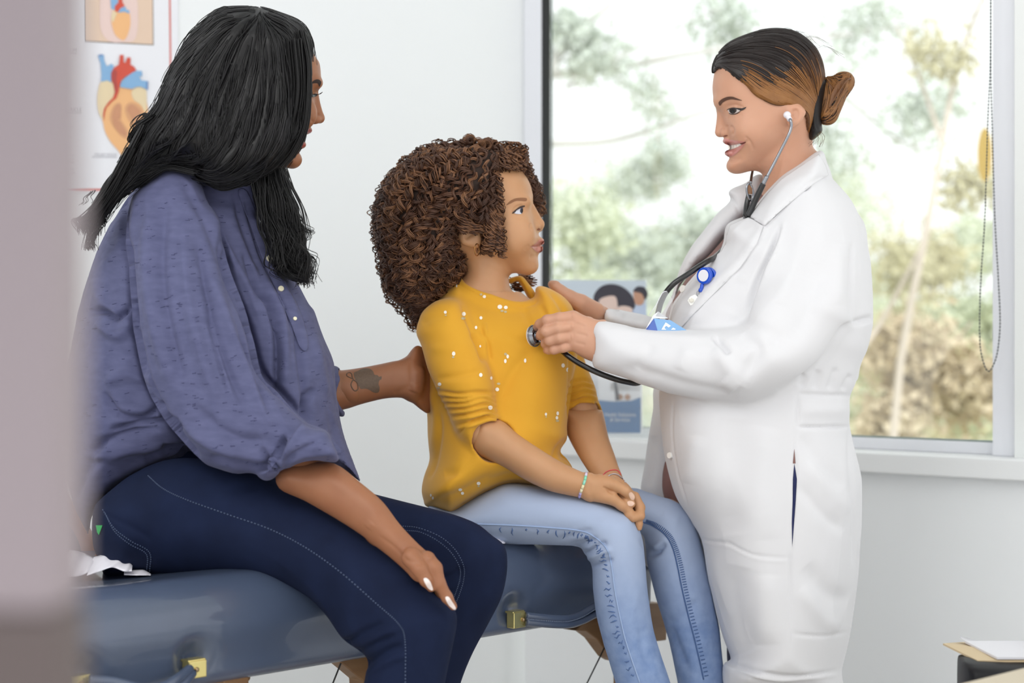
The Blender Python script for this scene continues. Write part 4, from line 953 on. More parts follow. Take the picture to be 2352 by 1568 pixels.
    coat_main = blob([(1884, 350), (1895, 372), (1904, 401), (1926, 422), (1954, 454), (1972, 490), (1986, 536), (1997, 597), (2003, 661), (2006, 733), (2002, 761), (1993, 804), (1976, 840), (1966, 880), (1953, 910), (1951, 947), (1952, 984), (1964, 1035), (1976, 1091), (1979, 1156), (1974, 1258), (1965, 1365), (1949, 1467), (1932, 1537), (1925, 1600), (1800, 1640), (1680, 1600), (1662, 1530), (1681, 1513), (1663, 1467), (1644, 1397), (1626, 1314), (1612, 1239), (1585, 1190), (1551, 1137), (1528, 1054), (1519, 993), (1514, 910), (1520, 830), (1530, 760), (1538, 728), (1547, 698), (1562, 676), (1580, 650), (1624, 601), (1655, 574), (1666, 556), (1668, 536), (1676, 515), (1720, 497), (1736, 476), (1761, 444), (1797, 408), (1840, 379)],
                     [(1850, 400, 3.03, .08, .06), (1800, 600, 3.04, .135, .1), (1770, 850, 3.05, .13, .1), (1760, 1150, 3.06, .155, .1), (1800, 1560, 3.06, .16, .1)], R=.09, k=.02, soft=3)
    sleeve = blob([(1357, 754), (1376, 736.5), (1422, 743), (1473, 756), (1562, 757), (1634, 757), (1690, 750), (1704, 736), (1726, 676), (1744, 629), (1772, 572), (1793, 530), (1825, 490), (1880, 478), (1930, 495), (1952, 561), (1958, 650), (1957, 735), (1937, 760), (1890, 826), (1840, 869), (1783, 901), (1716, 925), (1660, 922), (1614, 917), (1537, 902), (1476, 884), (1435, 869), (1371, 848), (1361, 836), (1356, 815), (1354, 779)],
                  [(1875, 530, 3.0, .06), (1850, 700, 2.95, .075), (1770, 820, 2.92, .082), (1600, 830, 2.915, .062), (1370, 790, 2.93, .042)], R=.055, k=.012, soft=5)
    backp = blob([(1884, 480), (1972, 490), (1997, 597), (2006, 733), (2002, 761), (1976, 840), (1960, 880), (1850, 900), (1840, 700)], [(1930, 650, 3.1, .08)], R=.06)
    cuff_hole = chain([(1330, 786, 2.935, .026), (1385, 790, 2.935, .024)], .004, sub=True)
    cst = [([(1793, 519), (1772, 572), (1744, 629), (1726, 676), (1706, 736)], 4, -.012), ([(1800, 510), (1780, 572), (1752, 629)], 4, .004),
           ([(1956, 740), (1930, 762), (1890, 826), (1840, 869), (1783, 901)], 4, -.006), ([(2004, 730), (1960, 742)], 5, -.007), ([(1957, 560), (1955, 640), (1958, 730)], 4, -.005),
           ([(1640, 772), (1665, 800), (1672, 815)], 5, -.010), ([(1700, 770), (1740, 800), (1720, 850), (1700, 880)], 12, -.006), ([(1640, 800), (1680, 850), (1720, 880)], 14, .007), ([(1660, 870), (1690, 895)], 12, .006),
           ([(1700, 740), (1760, 760), (1800, 790)], 12, -.005), ([(1640, 775), (1560, 775), (1470, 765), (1400, 752)], 7, .003), ([(1700, 905), (1600, 890), (1500, 860), (1430, 845)], 10, -.004), ([(1580, 800), (1560, 850)], 10, .003), ([(1500, 790), (1460, 850)], 9, -.003),
           ([(1880, 600), (1860, 700), (1820, 790)], 16, -.004), ([(1930, 560), (1925, 700)], 12, .004), ([(1850, 520), (1820, 620), (1790, 700)], 14, .004),
           ([(1720, 497), (1737, 507), (1755, 518)], 2, -.004), ([(1848, 438), (1862, 427)], 2, -.003), ([(1665, 560), (1690, 530), (1722, 500)], 3, .002), ([(1868, 400), (1800, 440), (1755, 518), (1700, 600), (1640, 660), (1570, 760)], 8, .003),
           ([(1832, 905), (1890, 908), (1952, 908)], 4, -.004), ([(1832, 980), (1890, 981), (1950, 979)], 2.5, -.005), ([(1832, 905), (1832, 980)], 2.5, -.003), ([(1835, 942), (1950, 942)], 12, .004),
           ([(1840, 890), (1850, 862)], 5, -.004), ([(1870, 895), (1882, 850)], 6, -.004), ([(1905, 897), (1920, 845)], 6, -.004), ([(1935, 897), (1955, 860)], 5, -.004),
           ([(1828, 985), (1826, 1110), (1819, 1255), (1816, 1290), (1812, 1480)], 2, -.0025), ([(1607, 1237), (1640, 1244), (1672, 1247), (1700, 1262), (1740, 1276), (1815, 1281)], 2.2, -.0022), ([(1607, 1245), (1672, 1255), (1740, 1284), (1815, 1289)], 2.5, .0008),
           ([(1600, 1000), (1580, 1110)], 16, .004), ([(1690, 960), (1670, 1120), (1680, 1230)], 26, -.006), ([(1760, 980), (1745, 1100), (1760, 1240)], 22, .005), ([(1840, 1000), (1880, 1060), (1940, 1120)], 12, -.004), ([(1850, 1060), (1900, 1120), (1950, 1180)], 14, .004), ([(1830, 1110), (1890, 1180), (1940, 1220)], 10, -.004),
           ([(1950, 985), (1955, 1080), (1962, 1180), (1960, 1300)], 4, -.005), ([(1850, 1300), (1900, 1360), (1950, 1380)], 16, -.006), ([(1840, 1350), (1890, 1420), (1930, 1440)], 14, .005), ([(1700, 1300), (1680, 1400), (1720, 1500)], 24, -.006), ([(1640, 1280), (1670, 1400), (1700, 1500)], 12, .004), ([(1760, 1320), (1760, 1480)], 20, .005),
           ([(1820, 1455), (1890, 1460), (1950, 1450)], 3, -.002), ([(1665, 1520), (1750, 1545), (1830, 1555), (1925, 1540)], 4, -.005), ([(1690, 1540), (1790, 1560), (1920, 1550)], 3, .004), ([(1700, 640), (1680, 720)], 20, -.003), ([(1547, 920), (1544, 1000), (1556, 1080), (1585, 1180)], 2, -.0015)]
    collar = shell([coat_main] + neck, .0045, [(1884, 345), (1900, 372), (1912, 405), (1880, 402), (1850, 420), (1800, 470), (1757, 520), (1738, 508), (1719, 498), (1734, 478), (1759, 446), (1795, 410), (1838, 379)], edge=.003)
    lapel = shell([coat_main], .0030, [(1719, 499), (1755, 519), (1735, 560), (1690, 620), (1630, 670), (1570, 740), (1530, 780), (1536, 728), (1545, 698), (1560, 676), (1578, 650), (1622, 601), (1653, 574), (1664, 556), (1666, 536), (1674, 515)], edge=.003)
    coat = flesh('coat', [coat_main, backp, sleeve, collar, lapel] + cuff_hole, .0030, M_coat, doc, st=cst, wr=[((.2, 0, 1), 9, 3, .0028, 3), ((.5, 0, .8), 26, 8, .0010, 5)], sm=2)
    cs = Surf(coat)
    far = blob([(1672, 443), (1683, 432), (1712, 420), (1735, 402), (1752, 402), (1760, 425), (1735, 478), (1705, 502), (1660, 552), (1628, 592), (1596, 616), (1560, 660), (1553, 700), (1540, 760), (1500, 760), (1538, 690), (1550, 655), (1562, 617), (1582, 578), (1611, 539), (1641, 500), (1677, 461)], [(1720, 440, 3.12, .03), (1640, 530, 3.13, .05), (1545, 700, 3.12, .04)], R=.02, soft=2)
    far2 = blob([(1509, 880), (1500, 940), (1491, 993), (1480, 1070), (1471, 1140), (1480, 1300), (1700, 1300), (1620, 1140), (1600, 880)], [(1530, 950, 3.19, .05), (1540, 1200, 3.22, .05)], R=.03)
    fsl = blob([(1389, 705), (1435, 713.5), (1478, 722), (1530, 735), (1600, 730), (1690, 600), (1740, 480), (1790, 500), (1760, 700), (1660, 800), (1560, 790), (1470, 770), (1389, 745)], [(1760, 520, 3.17, .05), (1660, 740, 3.25, .055), (1390, 722, 3.165, .04)], R=.028)
    fc = flesh('coat_far_side', [far, far2, fsl] + chain([(1370, 722, 3.165, .021), (1400, 726, 3.17, .018)], .004, sub=True), .003, M_coat, coat, st=[([(1672, 447), (1690, 470), (1700, 490)], 3, -.003), ([(1670, 475), (1640, 520), (1600, 570), (1570, 640)], 8, .003), ([(1430, 722), (1480, 735)], 6, -.003), ([(1500, 1000), (1492, 1120)], 8, -.004)], sm=2)
    top_b = blob([(1745, 440), (1770, 470), (1740, 520), (1700, 590), (1640, 660), (1590, 760), (1540, 800), (1528, 730), (1545, 690), (1590, 620), (1625, 590), (1670, 540), (1712, 500)], [(1730, 480, 3.075, .05), (1640, 600, 3.075, .085), (1560, 740, 3.07, .10)], R=.04)
    low_top = blob([(1530, 1050), (1524, 1140), (1580, 1200), (1570, 1080)], [(1560, 1100, 3.16, .03)], R=.03)
    flesh('inner_top', [top_b, low_top, cone(P(1740, 800, 3.09), P(1770, 1100, 3.09), .08, .08, .03)], .005, M_top, doc)
    flesh('trousers', [cone(P(1820, 1050, 3.06), P(1812, 1500, 3.04), .064, .058, .03), cone(P(1760, 1050, 3.12), P(1760, 1500, 3.12), .068, .058, .03), cone(P(1812, 1500, 3.04), P(1855, 2330, 3.04), .054, .05, .03), cone(P(1760, 1500, 3.12), P(1760, 2320, 3.12), .058, .05, .03)], .006, M_pants, doc)
    thick(decal('collar', cs, [(1721, 498), (1738, 479), (1763, 447), (1799, 411), (1842, 382), (1880, 356), (1894, 380), (1901, 402), (1862, 428), (1810, 470), (1757, 519)], M_coat, coat, .0022, 3, curve=False), .0022)
    thick(decal('lapel', cs, [(1719, 501), (1737, 509), (1753, 521), (1738, 560), (1700, 615), (1650, 665), (1600, 715), (1566, 752), (1543, 752), (1543, 730), (1551, 702), (1566, 679), (1584, 654), (1627, 605), (1657, 579), (1668, 561), (1671, 540), (1678, 518)], M_coat, coat, .0020, 3, curve=False), .0018)
    # slit of the coat pocket showing the navy trousers, buttons
    M_navy = mat('pocket_slit_navy', '#1d2552', .8)
    decal('pocket_slit', cs, [(1824, 1064), (1830.5, 1100), (1828, 1150), (1824, 1200), (1819.5, 1256), (1818.5, 1200), (1820.5, 1140), (1821, 1100)], M_navy, coat, .0008, 2, curve=False)
    decal('pocket_slit', cs, [(1824, 1030), (1827, 1064), (1821, 1064)], M_top, coat, .0008, 2, curve=False)
    for x, y, r in ((1571, 664, 8.5), (1541, 1045, 7)):
        h = cs.hit(x, y)
        if h:
            c = Vector(P(x, y, h[0][1])); n = (h[1] * .5 + Vector((-.6, -.8, 0))).normalized(); c = c + n * .0025; MB().cyl(c - n * .003, c + n * .0022, r * h[0][1] / F, None, 28).build('button', mat('button_white', '#f4f2ee', .3), coat, bevel=.0006)
# ------------------------------------------------------------------ the girl
if want('child'):
    g = np.random.RandomState(11); big = 9
    M_skin_c = skin_mat('skin_honey', '#c08f67', '#c99a73')
    ch_ = empty('person', P(1140, 1250, 3.06), 'curly haired girl in a yellow top and light jeans sitting with folded hands', 'person')
    DC = 3.06
    head = [blob([(1190, 384), (1206, 402), (1217, 421), (1222.5, 440), (1224.5, 456), (1221, 471), (1223, 482), (1229, 496), (1233, 515), (1236, 535), (1241, 552), (1240, 570), (1237, 583), (1235, 594), (1232, 607), (1225, 619), (1213, 627), (1198, 629), (1182, 626), (1150, 618), (1110, 606), (1060, 600), (1005, 570), (965, 500), (965, 420), (1005, 362), (1075, 340), (1145, 352)],
                 [(1080, 440, DC, .073), (1150, 500, DC, .062), (1190, 590, DC, .046)], R=.05, soft=5)]
    facep = [cone(P(1221, 482, DC - .003), P(1237, 513, DC - .005), .006, .008, .014), ell(P(1239, 516, DC - .005), (.0072, .009, .0072), k=.006), ell(P(1229, 521, DC - .017), (.007, .006, .0062), k=.006), ell(P(1238, 524, DC + .004), (.006, .006, .005), k=.006),
             ell(P(1239.5, 553, DC - .006), (.0072, .015, .0052), k=.006), ell(P(1237, 572, DC - .006), (.0062, .012, .005), k=.006), ell(P(1216, 612, DC - .006), (.013, .014, .011), k=.012), ell(P(1185, 540, DC - .045), (.026, .016, .024), k=.03), ell(P(1198, 464, DC - .036), (.014, .010, .006), k=.016)]
    ear = [blob([(1056, 545), (1060, 558), (1070, 565), (1085, 569), (1098, 569), (1105, 557), (1104, 530), (1095, 505), (1070, 510), (1058, 528)], [(1080, 540, DC - .066, .008)], R=.011, k=.008, soft=1)]
    neck = [blob([(1065, 555), (1062, 600), (1062, 630), (1045, 655), (1040, 720), (1250, 740), (1235, 700), (1195, 680), (1174, 664), (1168, 640), (1166, 622), (1150, 570)], [(1110, 600, DC + .005, .042), (1130, 700, DC + .01, .05)], R=.04, k=.015)]
    arm_n = [blob([(1100, 960), (1150, 965), (1190, 997), (1242, 1032), (1293, 1063), (1341, 1085), (1362, 1090), (1362, 1150), (1335, 1143), (1300, 1136), (1259, 1126), (1207, 1102), (1155, 1071), (1120, 1055), (1088, 1035), (1080, 1000)], [(1110, 1000, 2.96, .034), (1230, 1080, 2.945, .029), (1350, 1115, 2.95, .0185)], R=.028, k=.008)]
    arm_f = [blob([(1300, 940), (1375, 940), (1387, 955), (1397, 1001), (1412, 1045), (1420, 1070), (1430, 1096), (1430, 1120), (1380, 1120), (1355, 1088), (1328, 1046), (1304, 1001), (1298, 973)], [(1340, 950, 3.12, .034), (1400, 1100, 3.03, .018)], R=.027, k=.008)]
    hn = 2.95
    hand = [blob([(1340, 1143), (1343, 1088), (1360, 1089), (1390, 1089), (1412, 1098), (1410, 1118), (1400, 1135), (1410, 1152), (1398, 1158), (1370, 1150)], [(1370, 1115, hn, .0165)], R=.018, k=.004, soft=2),
            blob([(1398, 1090), (1425, 1098), (1443, 1112), (1458, 1133), (1470, 1158), (1474, 1178), (1462, 1182), (1450, 1150), (1425, 1125)], [(1440, 1125, hn + .022, .014)], R=.016, k=.004, soft=2)]
    hand += finger([(1378, 1106, hn - .002), (1412, 1114, hn - .008), (1436, 1127, hn - .006), (1450, 1140, hn)], [.011, .0088, .0078, .0068])
    hand += finger([(1375, 1135, hn - .002), (1404, 1143, hn - .006), (1428, 1160, hn - .002), (1447, 1176, hn + .004)], [.0125, .0098, .0082, .007])
    hand += finger([(1425, 1138, hn + .012), (1440, 1150, hn + .004), (1451, 1157, hn)], [.007, .0066, .006])
    hand += finger([(1458, 1140, hn + .018), (1470, 1165, hn + .014), (1470, 1184, hn + .004), (1455, 1188, hn), (1443, 1182, hn + .002)], [.008, .0078, .0074, .0068, .006])
    hand += finger([(1466, 1190, hn + .012), (1468, 1202, hn + .008), (1468.5, 1212, hn + .008)], [.0066, .0056, .0045])
    hand += finger([(1395, 1120, hn + .02), (1430, 1150, hn + .03), (1455, 1180, hn + .025)], [.011, .009, .007])
    hand += finger([(1400, 1110, hn + .03), (1440, 1140, hn + .04), (1465, 1170, hn + .035)], [.011, .009, .007])
    torso = [cone(P(1130, 740, 3.08), P(1125, 1060, 3.09), .065, .07, .02), cone(P(1110, 1185, 3.04), P(1395, 1205, 2.98), .028, .028, .02), cone(P(1180, 1165, 3.19), P(1530, 1190, 3.1), .03, .028, .02),
             cone(P(1395, 1205, 2.98), P(1436, 1420, 2.98), .028, .026, .02), cone(P(1436, 1420, 2.98), P(1500, 1640, 2.98), .026, .022, .02), cone(P(1530, 1190, 3.1), P(1580, 1400, 3.09), .028, .026, .02), cone(P(1580, 1400, 3.09), P(1625, 1640, 3.09), .026, .022, .02), cone(P(1500, 1680, 2.98), P(1570, 1705, 2.93), .024, .018, .02), cone(P(1630, 1680, 3.1), P(1700, 1705, 3.05), .024, .018, .02),
             cone(P(1030, 740, 3.0), P(1100, 990, 2.96), .03, .028, .02), cone(P(1270, 740, 3.15), P(1335, 940, 3.13), .03, .028, .02)]
    st = [([(1180, 490), (1188, 480), (1202, 476)], 6, -.0025), ([(1192, 483), (1192, 486)], 6, .0018), ([(1177, 486), (1188, 474), (1203, 470)], 1.5, -.0007), ([(1180, 496), (1190, 500), (1202, 498)], 2.5, -.0006), ([(1220, 512), (1218, 520), (1223, 529)], 2, -.0014), ([(1241, 532), (1244, 542)], 1.6, -.0008),
          ([(1205, 575), (1210, 567), (1217, 564)], 3, -.0008), ([(1221, 567), (1232, 565.5), (1243, 562.5)], 1.3, -.0016), ([(1222, 563), (1232, 557), (1244, 550)], 2.2, .0014), ([(1226, 572), (1234, 576), (1242, 574)], 2.2, .001), ([(1215, 590), (1226, 590), (1236, 587)], 4, -.0014), ([(1110, 600), (1150, 618), (1185, 628)], 6, .001),
          ([(1066, 548), (1078, 540), (1094, 530)], 4, -.003), ([(1385, 1118), (1395, 1124), (1408, 1136)], 2, -.002)]
    zc = P(0, 700, DC)[2]
    V1, Q1 = surface(head + facep + ear + neck, .0013, (np.array([-big, 0, zc]), np.array([big, big, big])))
    V2, Q2 = surface(arm_n + arm_f + hand, .0015, (np.array([-big, 0, -big]), np.array([big, big, zc])))
    V3_, Q3 = surface(neck + torso, .004, (np.array([-big, 0, -big]), np.array([big, big, zc + .003])))
    V = np.concatenate([V1, V2, V3_]); Q = np.concatenate([Q1, Q2 + len(V1), Q3 + len(V1) + len(V2)])
    V = strokes(relax(V, Q, 1), Q, st)
    cb = link('body', quads('body', V, Q), M_skin_c, ch_); sf = Surf(cb)
    M_lipc = mat('lips_soft', '#bd7f70', .4); M_browc = mat('eyebrow_brown', '#8a5f42', .8); M_lashc = mat('eyelashes', '#3a2820', .6)
    decal('eye', sf, [(1180.5, 489), (1187, 481.5), (1195, 477), (1201, 477.5), (1200, 484), (1198.5, 490.5), (1189, 491.5)], mat('eye_white_clear', '#cfd0da', .25), cb, .0006, 1.2)
    decal('iris', sf, [(1196, 478.5), (1200.5, 477), (1201, 483), (1199, 490), (1196, 489), (1194.2, 484)], M_irisb, cb, .001, 1)
    decal('pupil', sf, [(1198, 481), (1200.5, 480), (1200.5, 486), (1198.5, 487.5)], M_pupil, cb, .0013, 1)
    decal('eyelashes', sf, [(1175.5, 490), (1185, 480.5), (1194, 474), (1203.5, 471.5), (1205, 474), (1198, 477.3), (1188, 482.5), (1181, 489.5)], M_lashc, cb, .0012, 1)
    decal('eyebrow', sf, [(1163, 471), (1171, 462), (1182, 456), (1195, 454), (1209, 455), (1208.5, 461.5), (1196, 461), (1184, 461.5), (1172, 467.5)], M_browc, cb, .0006, 1.2)
    decal('lips', sf, [(1218, 566.8), (1227, 561), (1236, 553), (1242, 548.5), (1249, 552), (1249, 559.5), (1241, 563), (1231, 565.6), (1222, 568)], M_lipc, cb, .0006, 1.2)
    decal('lips', sf, [(1222, 568.4), (1231, 566.5), (1242, 564), (1247, 568), (1245, 577), (1237, 580.5), (1229, 575.5)], mat('lower_lip', '#c98f80', .35), cb, .0006, 1.2)
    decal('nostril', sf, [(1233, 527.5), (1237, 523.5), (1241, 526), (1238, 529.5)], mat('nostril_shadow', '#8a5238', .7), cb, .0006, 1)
    for pl in ([(1444, 1134), (1450, 1130), (1457, 1138), (1456, 1147), (1449, 1146)], [(1441, 1152), (1450, 1150), (1457, 1156), (1451, 1162), (1443, 1160)]):
        decal('fingernail', sf, pl, mat('nail_bare', '#e8c4ae', .3), cb, .0005, 1.2)
    M_gold = mat('gold', '#b9854f', .25, metal=1.0)
    a = np.linspace(0, 2 * np.pi, 40, endpoint=False); cpt = P(1095.5, 573.5, DC - .078)
    er = tubes('hoop_earring', np.stack([cpt[0] + 5 * .00071 * np.cos(a), cpt[1] + .006 * np.cos(a), cpt[2] + 13.5 * .00071 * np.sin(a)], 1), .0008, 8, M_gold, ch_, closed=True)
    # shirt
    M_yel = mat('mustard_jersey', '#dda324', .8, sheen=.2, bump=(1400, .1, .0003), var=('#d79b1f', 14, .3))
    tor = [(1049, 636), (1072, 652), (1105, 668), (1145, 681), (1185, 691), (1218, 689), (1229, 681), (1232, 660), (1251, 659), (1284, 675), (1307, 695), (1318, 716), (1330, 770), (1320, 850), (1311, 911), (1303, 973), (1303, 1008), (1287, 1035), (1303, 1053), (1317, 1077), (1310, 1100), (1266, 1128), (1224, 1118), (1172, 1114), (1121, 1131), (1073, 1159), (1037, 1180), (1025, 1178), (980, 1164), (973, 1149), (969, 1125), (976, 1090), (987, 1053), (983, 1001), (982, 953), (976, 898), (975, 850), (970, 800), (985, 720), (1006, 675)]
    torso_b = blob(tor, [(1150, 660, 3.075, .07, .05), (1140, 780, 3.075, .10, .07), (1140, 950, 3.07, .11, .08), (1130, 1130, 3.05, .14, .08)], R=.07, k=.012, soft=3)
    slv_n = blob([(975, 712), (1010, 688), (1055, 690), (1085, 740), (1100, 787), (1117, 829), (1133, 874), (1138, 915), (1140, 940), (1148, 967), (1123, 980), (1102, 1001), (1092, 1030), (1086, 1037), (1052, 998), (1038, 970), (1025, 939), (1007, 905), (997, 880), (983, 846), (969, 794), (957, 764), (963, 735)], [(1020, 740, 3.0, .052), (1060, 880, 2.965, .052), (1110, 1000, 2.955, .043)], R=.045, k=.01, soft=3)
    slv_f = blob([(1250, 700), (1284, 675), (1307, 695), (1320, 716), (1335, 770), (1342, 815), (1345, 832), (1367, 887), (1373, 915), (1386, 953), (1362, 937), (1328, 943), (1307, 963), (1300, 976), (1285, 900), (1265, 800)], [(1290, 740, 3.14, .045), (1340, 940, 3.13, .042)], R=.042, k=.01, soft=3)
    holes = chain([(1095, 985, 2.958, .026), (1135, 1012, 2.95, .034)], .004, True) + chain([(1333, 925, 3.13, .022), (1345, 962, 3.12, .033)], .004, True)
    nk = [q for q in neck]; cover = shell(neck + torso[:1], .0045, tor, edge=.004)
    collar_f = blob([(1166, 642), (1180, 636), (1198, 634), (1214, 652), (1232, 678), (1228, 692), (1214, 684), (1200, 660), (1188, 645), (1172, 652)], [(1200, 660, 3.115, .018)], R=.012, k=.006, soft=1)
    sst = [([(1049, 648), (1072, 663), (1105, 680), (1145, 693), (1185, 703), (1222, 700), (1236, 690)], 1.6, -.0014), ([(1085, 764), (1102, 797), (1112, 830)], 4, -.008), ([(1060, 700), (1075, 740), (1088, 770)], 3, -.003), ([(1105, 755), (1120, 790), (1127, 830)], 3, -.004), ([(1113, 740), (1116, 800)], 3, .003),
           ([(1240, 700), (1265, 740), (1290, 770)], 5, -.004), ([(1200, 700), (1215, 740), (1235, 770)], 6, -.003), ([(1228, 800), (1180, 850), (1150, 920)], 9, -.004), ([(1225, 790), (1190, 780), (1150, 760)], 7, -.003), ([(1262, 668), (1285, 700), (1300, 740)], 4, -.003), ([(1292, 700), (1312, 760), (1312, 860), (1306, 960)], 3.5, -.007),
           ([(1305, 1005), (1280, 1030), (1270, 1060)], 4, -.004), ([(1287, 1035), (1300, 1060), (1312, 1080)], 5, -.004), ([(1090, 1040), (1060, 1080), (1020, 1090)], 8, -.004), ([(1010, 950), (1010, 1000), (1000, 1060), (985, 1100)], 4, -.004), ([(990, 900), (1000, 960), (992, 1040)], 5, .003), ([(1130, 1090), (1060, 1130), (1010, 1150)], 7, -.003), ([(1250, 1100), (1180, 1090), (1120, 1105)], 6, -.003), ([(1037, 1172), (1073, 1151), (1121, 1123), (1172, 1106), (1224, 1108)], 1.6, -.001)]
    for i, l in enumerate([[(1000, 897), (1050, 905), (1100, 900), (1136, 902)], [(1008, 912), (1060, 915), (1110, 905), (1138, 915)], [(1016, 926), (1065, 926), (1110, 914), (1139, 926)], [(1028, 941), (1070, 938), (1115, 928), (1140, 938)], [(1035, 958), (1080, 950), (1120, 942), (1143, 952)], [(1046, 978), (1085, 968), (1125, 955), (1147, 962)]]):
        sst.append((l, 3.0, -.0042)); sst.append(([(x + 3, y + 7) for x, y in l], 3, .0028))
    sst += [([(1052, 997), (1075, 975), (1110, 960), (1143, 958)], 2.2, -.003), ([(1005, 870), (1060, 862), (1110, 850)], 6, -.003), ([(985, 800), (1030, 800), (1080, 790)], 9, .002), ([(970, 745), (990, 730), (1030, 720)], 8, -.002)]
    for l in ([(1312, 880), (1340, 872), (1366, 880)], [(1312, 895), (1342, 885), (1370, 895)], [(1310, 912), (1345, 900), (1373, 908)], [(1306, 930), (1345, 915), (1378, 925)]):
        sst.append((l, 3, -.004)); sst.append(([(x, y + 7) for x, y in l], 3, .0025))
    shirt = flesh('yellow_top', [torso_b, slv_n, slv_f, cover, collar_f] + holes, .0024, M_yel, ch_, st=sst, wr=[((.3, 0, 1), 14, 5, .0018, 8)], sm=2)
    ss = Surf(shirt); M_dot = mat('print_white', '#f6f0e4', .8); M_dotg = mat('print_grey', '#c3b48e', .8)
    W_ = [(1049, 656, 1.5, 4), (1112.5, 681, 4, 3.6), (1148, 704.6, 5.5, 5), (1161.6, 706, 4.5, 4), (1023, 717, 3.4, 3.6), (1065, 721, 4.6, 4.8), (1104.6, 730, 3.4, 3.8), (1093, 752, 3, 3.8), (1042, 812, 4, 5), (1104, 861, 4, 4.6), (1010, 882, 4.2, 4), (1126, 935.6, 5, 5), (1166, 818.5, 3, 4.5), (1160.6, 829, 3, 4.8), (1206.4, 828, 2.8, 5), (1293, 839, 4, 5), (1303.5, 849, 3.6, 5), (1141.7, 894, 4.6, 4.4), (1253.6, 951, 2.6, 3.6), (1280.5, 949, 3, 4.6), (1278.7, 959, 3, 4), (1099, 1109.5, 4.4, 4), (1057, 1124, 4.4, 3.4), (1062, 1132, 3.6, 3.6), (990, 1137, 2, 3.4), (994.5, 1143, 2, 3.6), (982, 892.6, 1.6, 4), (1128, 868, 2.6, 4), (1103, 795, 2, 3)]
    G_ = [(1105, 676, 3, 2.5), (1153, 714, 4, 2.5), (1161, 716, 3.4, 2.8), (1064, 731, 5, 3.4), (1041, 820, 3, 2.4), (1162, 814, 4, 2), (1145, 881, 4, 2.6), (1280, 966, 4, 2.6), (1099, 1116, 2.6, 2), (1024, 724, 2.2, 1.8), (1161, 812, 3, 2), (1254, 957, 1.6, 2), (1008, 890, 2.6, 2)]
    def dots(name, L, m):
        for x, y, rx, ry in L:
            k = 12; c = ss.hit(x, y, .0008)
            if c is None: continue
            vs = [c[0]]
            for i in range(k):
                t = i / k * 2 * math.pi; h = ss.hit(x + rx * math.cos(t), y + ry * math.sin(t), .0008)
                vs.append(h[0] if h and abs(h[0].y - c[0].y) < .02 else c[0])
            me = bpy.data.meshes.new(name); me.from_pydata([tuple(v) for v in vs], [], [(0, 1 + i, 1 + (i + 1) % k) for i in range(k)]); me.update(); link(name, me, m, shirt)
    dots('blossom_print', W_, M_dot); dots('petal_print', G_, M_dotg)
    # jeans
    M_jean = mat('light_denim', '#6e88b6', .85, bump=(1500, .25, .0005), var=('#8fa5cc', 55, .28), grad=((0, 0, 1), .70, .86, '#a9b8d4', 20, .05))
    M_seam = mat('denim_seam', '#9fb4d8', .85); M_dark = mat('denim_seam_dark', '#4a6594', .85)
    near = blob([(985, 1160), (1036, 1172), (1073, 1152), (1121, 1126), (1172, 1110), (1266, 1121), (1334, 1138), (1396, 1156), (1448, 1182), (1466, 1208), (1477, 1242), (1482, 1290), (1487, 1358), (1500, 1439), (1515, 1492), (1539, 1568), (1560, 1650), (1440, 1650), (1414, 1568), (1387, 1478), (1369, 1412), (1362, 1344), (1359, 1298), (1342, 1271), (1314, 1253), (1155, 1249), (1050, 1243), (985, 1233)], [(1060, 1190, 3.03, .075), (1410, 1220, 2.975, .052), (1430, 1350, 2.97, .05), (1500, 1620, 2.97, .046)], R=.046, k=.02, soft=4)
    farl = blob([(1180, 1120), (1300, 1116), (1449, 1119), (1482, 1128), (1520, 1141), (1551, 1151), (1584, 1174), (1600, 1211), (1616, 1272), (1640, 1374), (1654, 1458), (1665, 1565), (1675, 1650), (1575, 1650), (1556, 1568), (1540, 1490), (1533, 1458), (1510, 1383), (1487, 1295), (1484, 1258), (1468, 1222), (1380, 1210), (1200, 1220)], [(1250, 1165, 3.17, .06), (1540, 1190, 3.09, .052), (1560, 1350, 3.085, .048), (1625, 1620, 3.08, .044)], R=.046, k=.02, soft=4)
    jst = [([(1310, 1252), (1342, 1246), (1372, 1236)], 5, -.005), ([(1338, 1272), (1372, 1252), (1395, 1246)], 4, -.006), ([(1350, 1284), (1385, 1268), (1405, 1262)], 4, .005), ([(1358, 1300), (1388, 1290), (1408, 1284)], 3.5, -.006), ([(1345, 1262), (1375, 1246)], 3, .004), ([(1320, 1215), (1360, 1190), (1400, 1180)], 8, -.002), ([(1280, 1240), (1330, 1225), (1360, 1215)], 5, -.003),
           ([(1486, 1280), (1510, 1268), (1530, 1245)], 4, -.006), ([(1500, 1262), (1515, 1250), (1535, 1240)], 5, .004), ([(1470, 1235), (1490, 1262), (1520, 1268)], 5, -.003), ([(1540, 1440), (1555, 1480), (1580, 1540)], 7, -.004), ([(1530, 1430), (1560, 1420), (1600, 1380)], 7, -.003), ([(1500, 1540), (1480, 1500), (1470, 1440)], 7, -.003), ([(1560, 1200), (1520, 1180)], 10, .002)]
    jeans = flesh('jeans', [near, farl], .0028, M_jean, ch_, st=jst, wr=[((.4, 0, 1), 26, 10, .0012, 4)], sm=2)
    js = Surf(jeans)
    s1 = js.line([(1095, 1203), (1180, 1206), (1260, 1211), (1330, 1218), (1365, 1232), (1392, 1258), (1403, 1290), (1413, 1360), (1425, 1420), (1440, 1480), (1470, 1568)], 160, .0006)
    tubes('side_seam', s1, .0012, 6, M_seam, jeans)
    g2 = np.random.RandomState(3); L = []
    ln = resample([(1120, 1210), (1260, 1217), (1330, 1224), (1358, 1237), (1384, 1264), (1394, 1296), (1405, 1366), (1417, 1426), (1434, 1486), (1462, 1568)], 46)
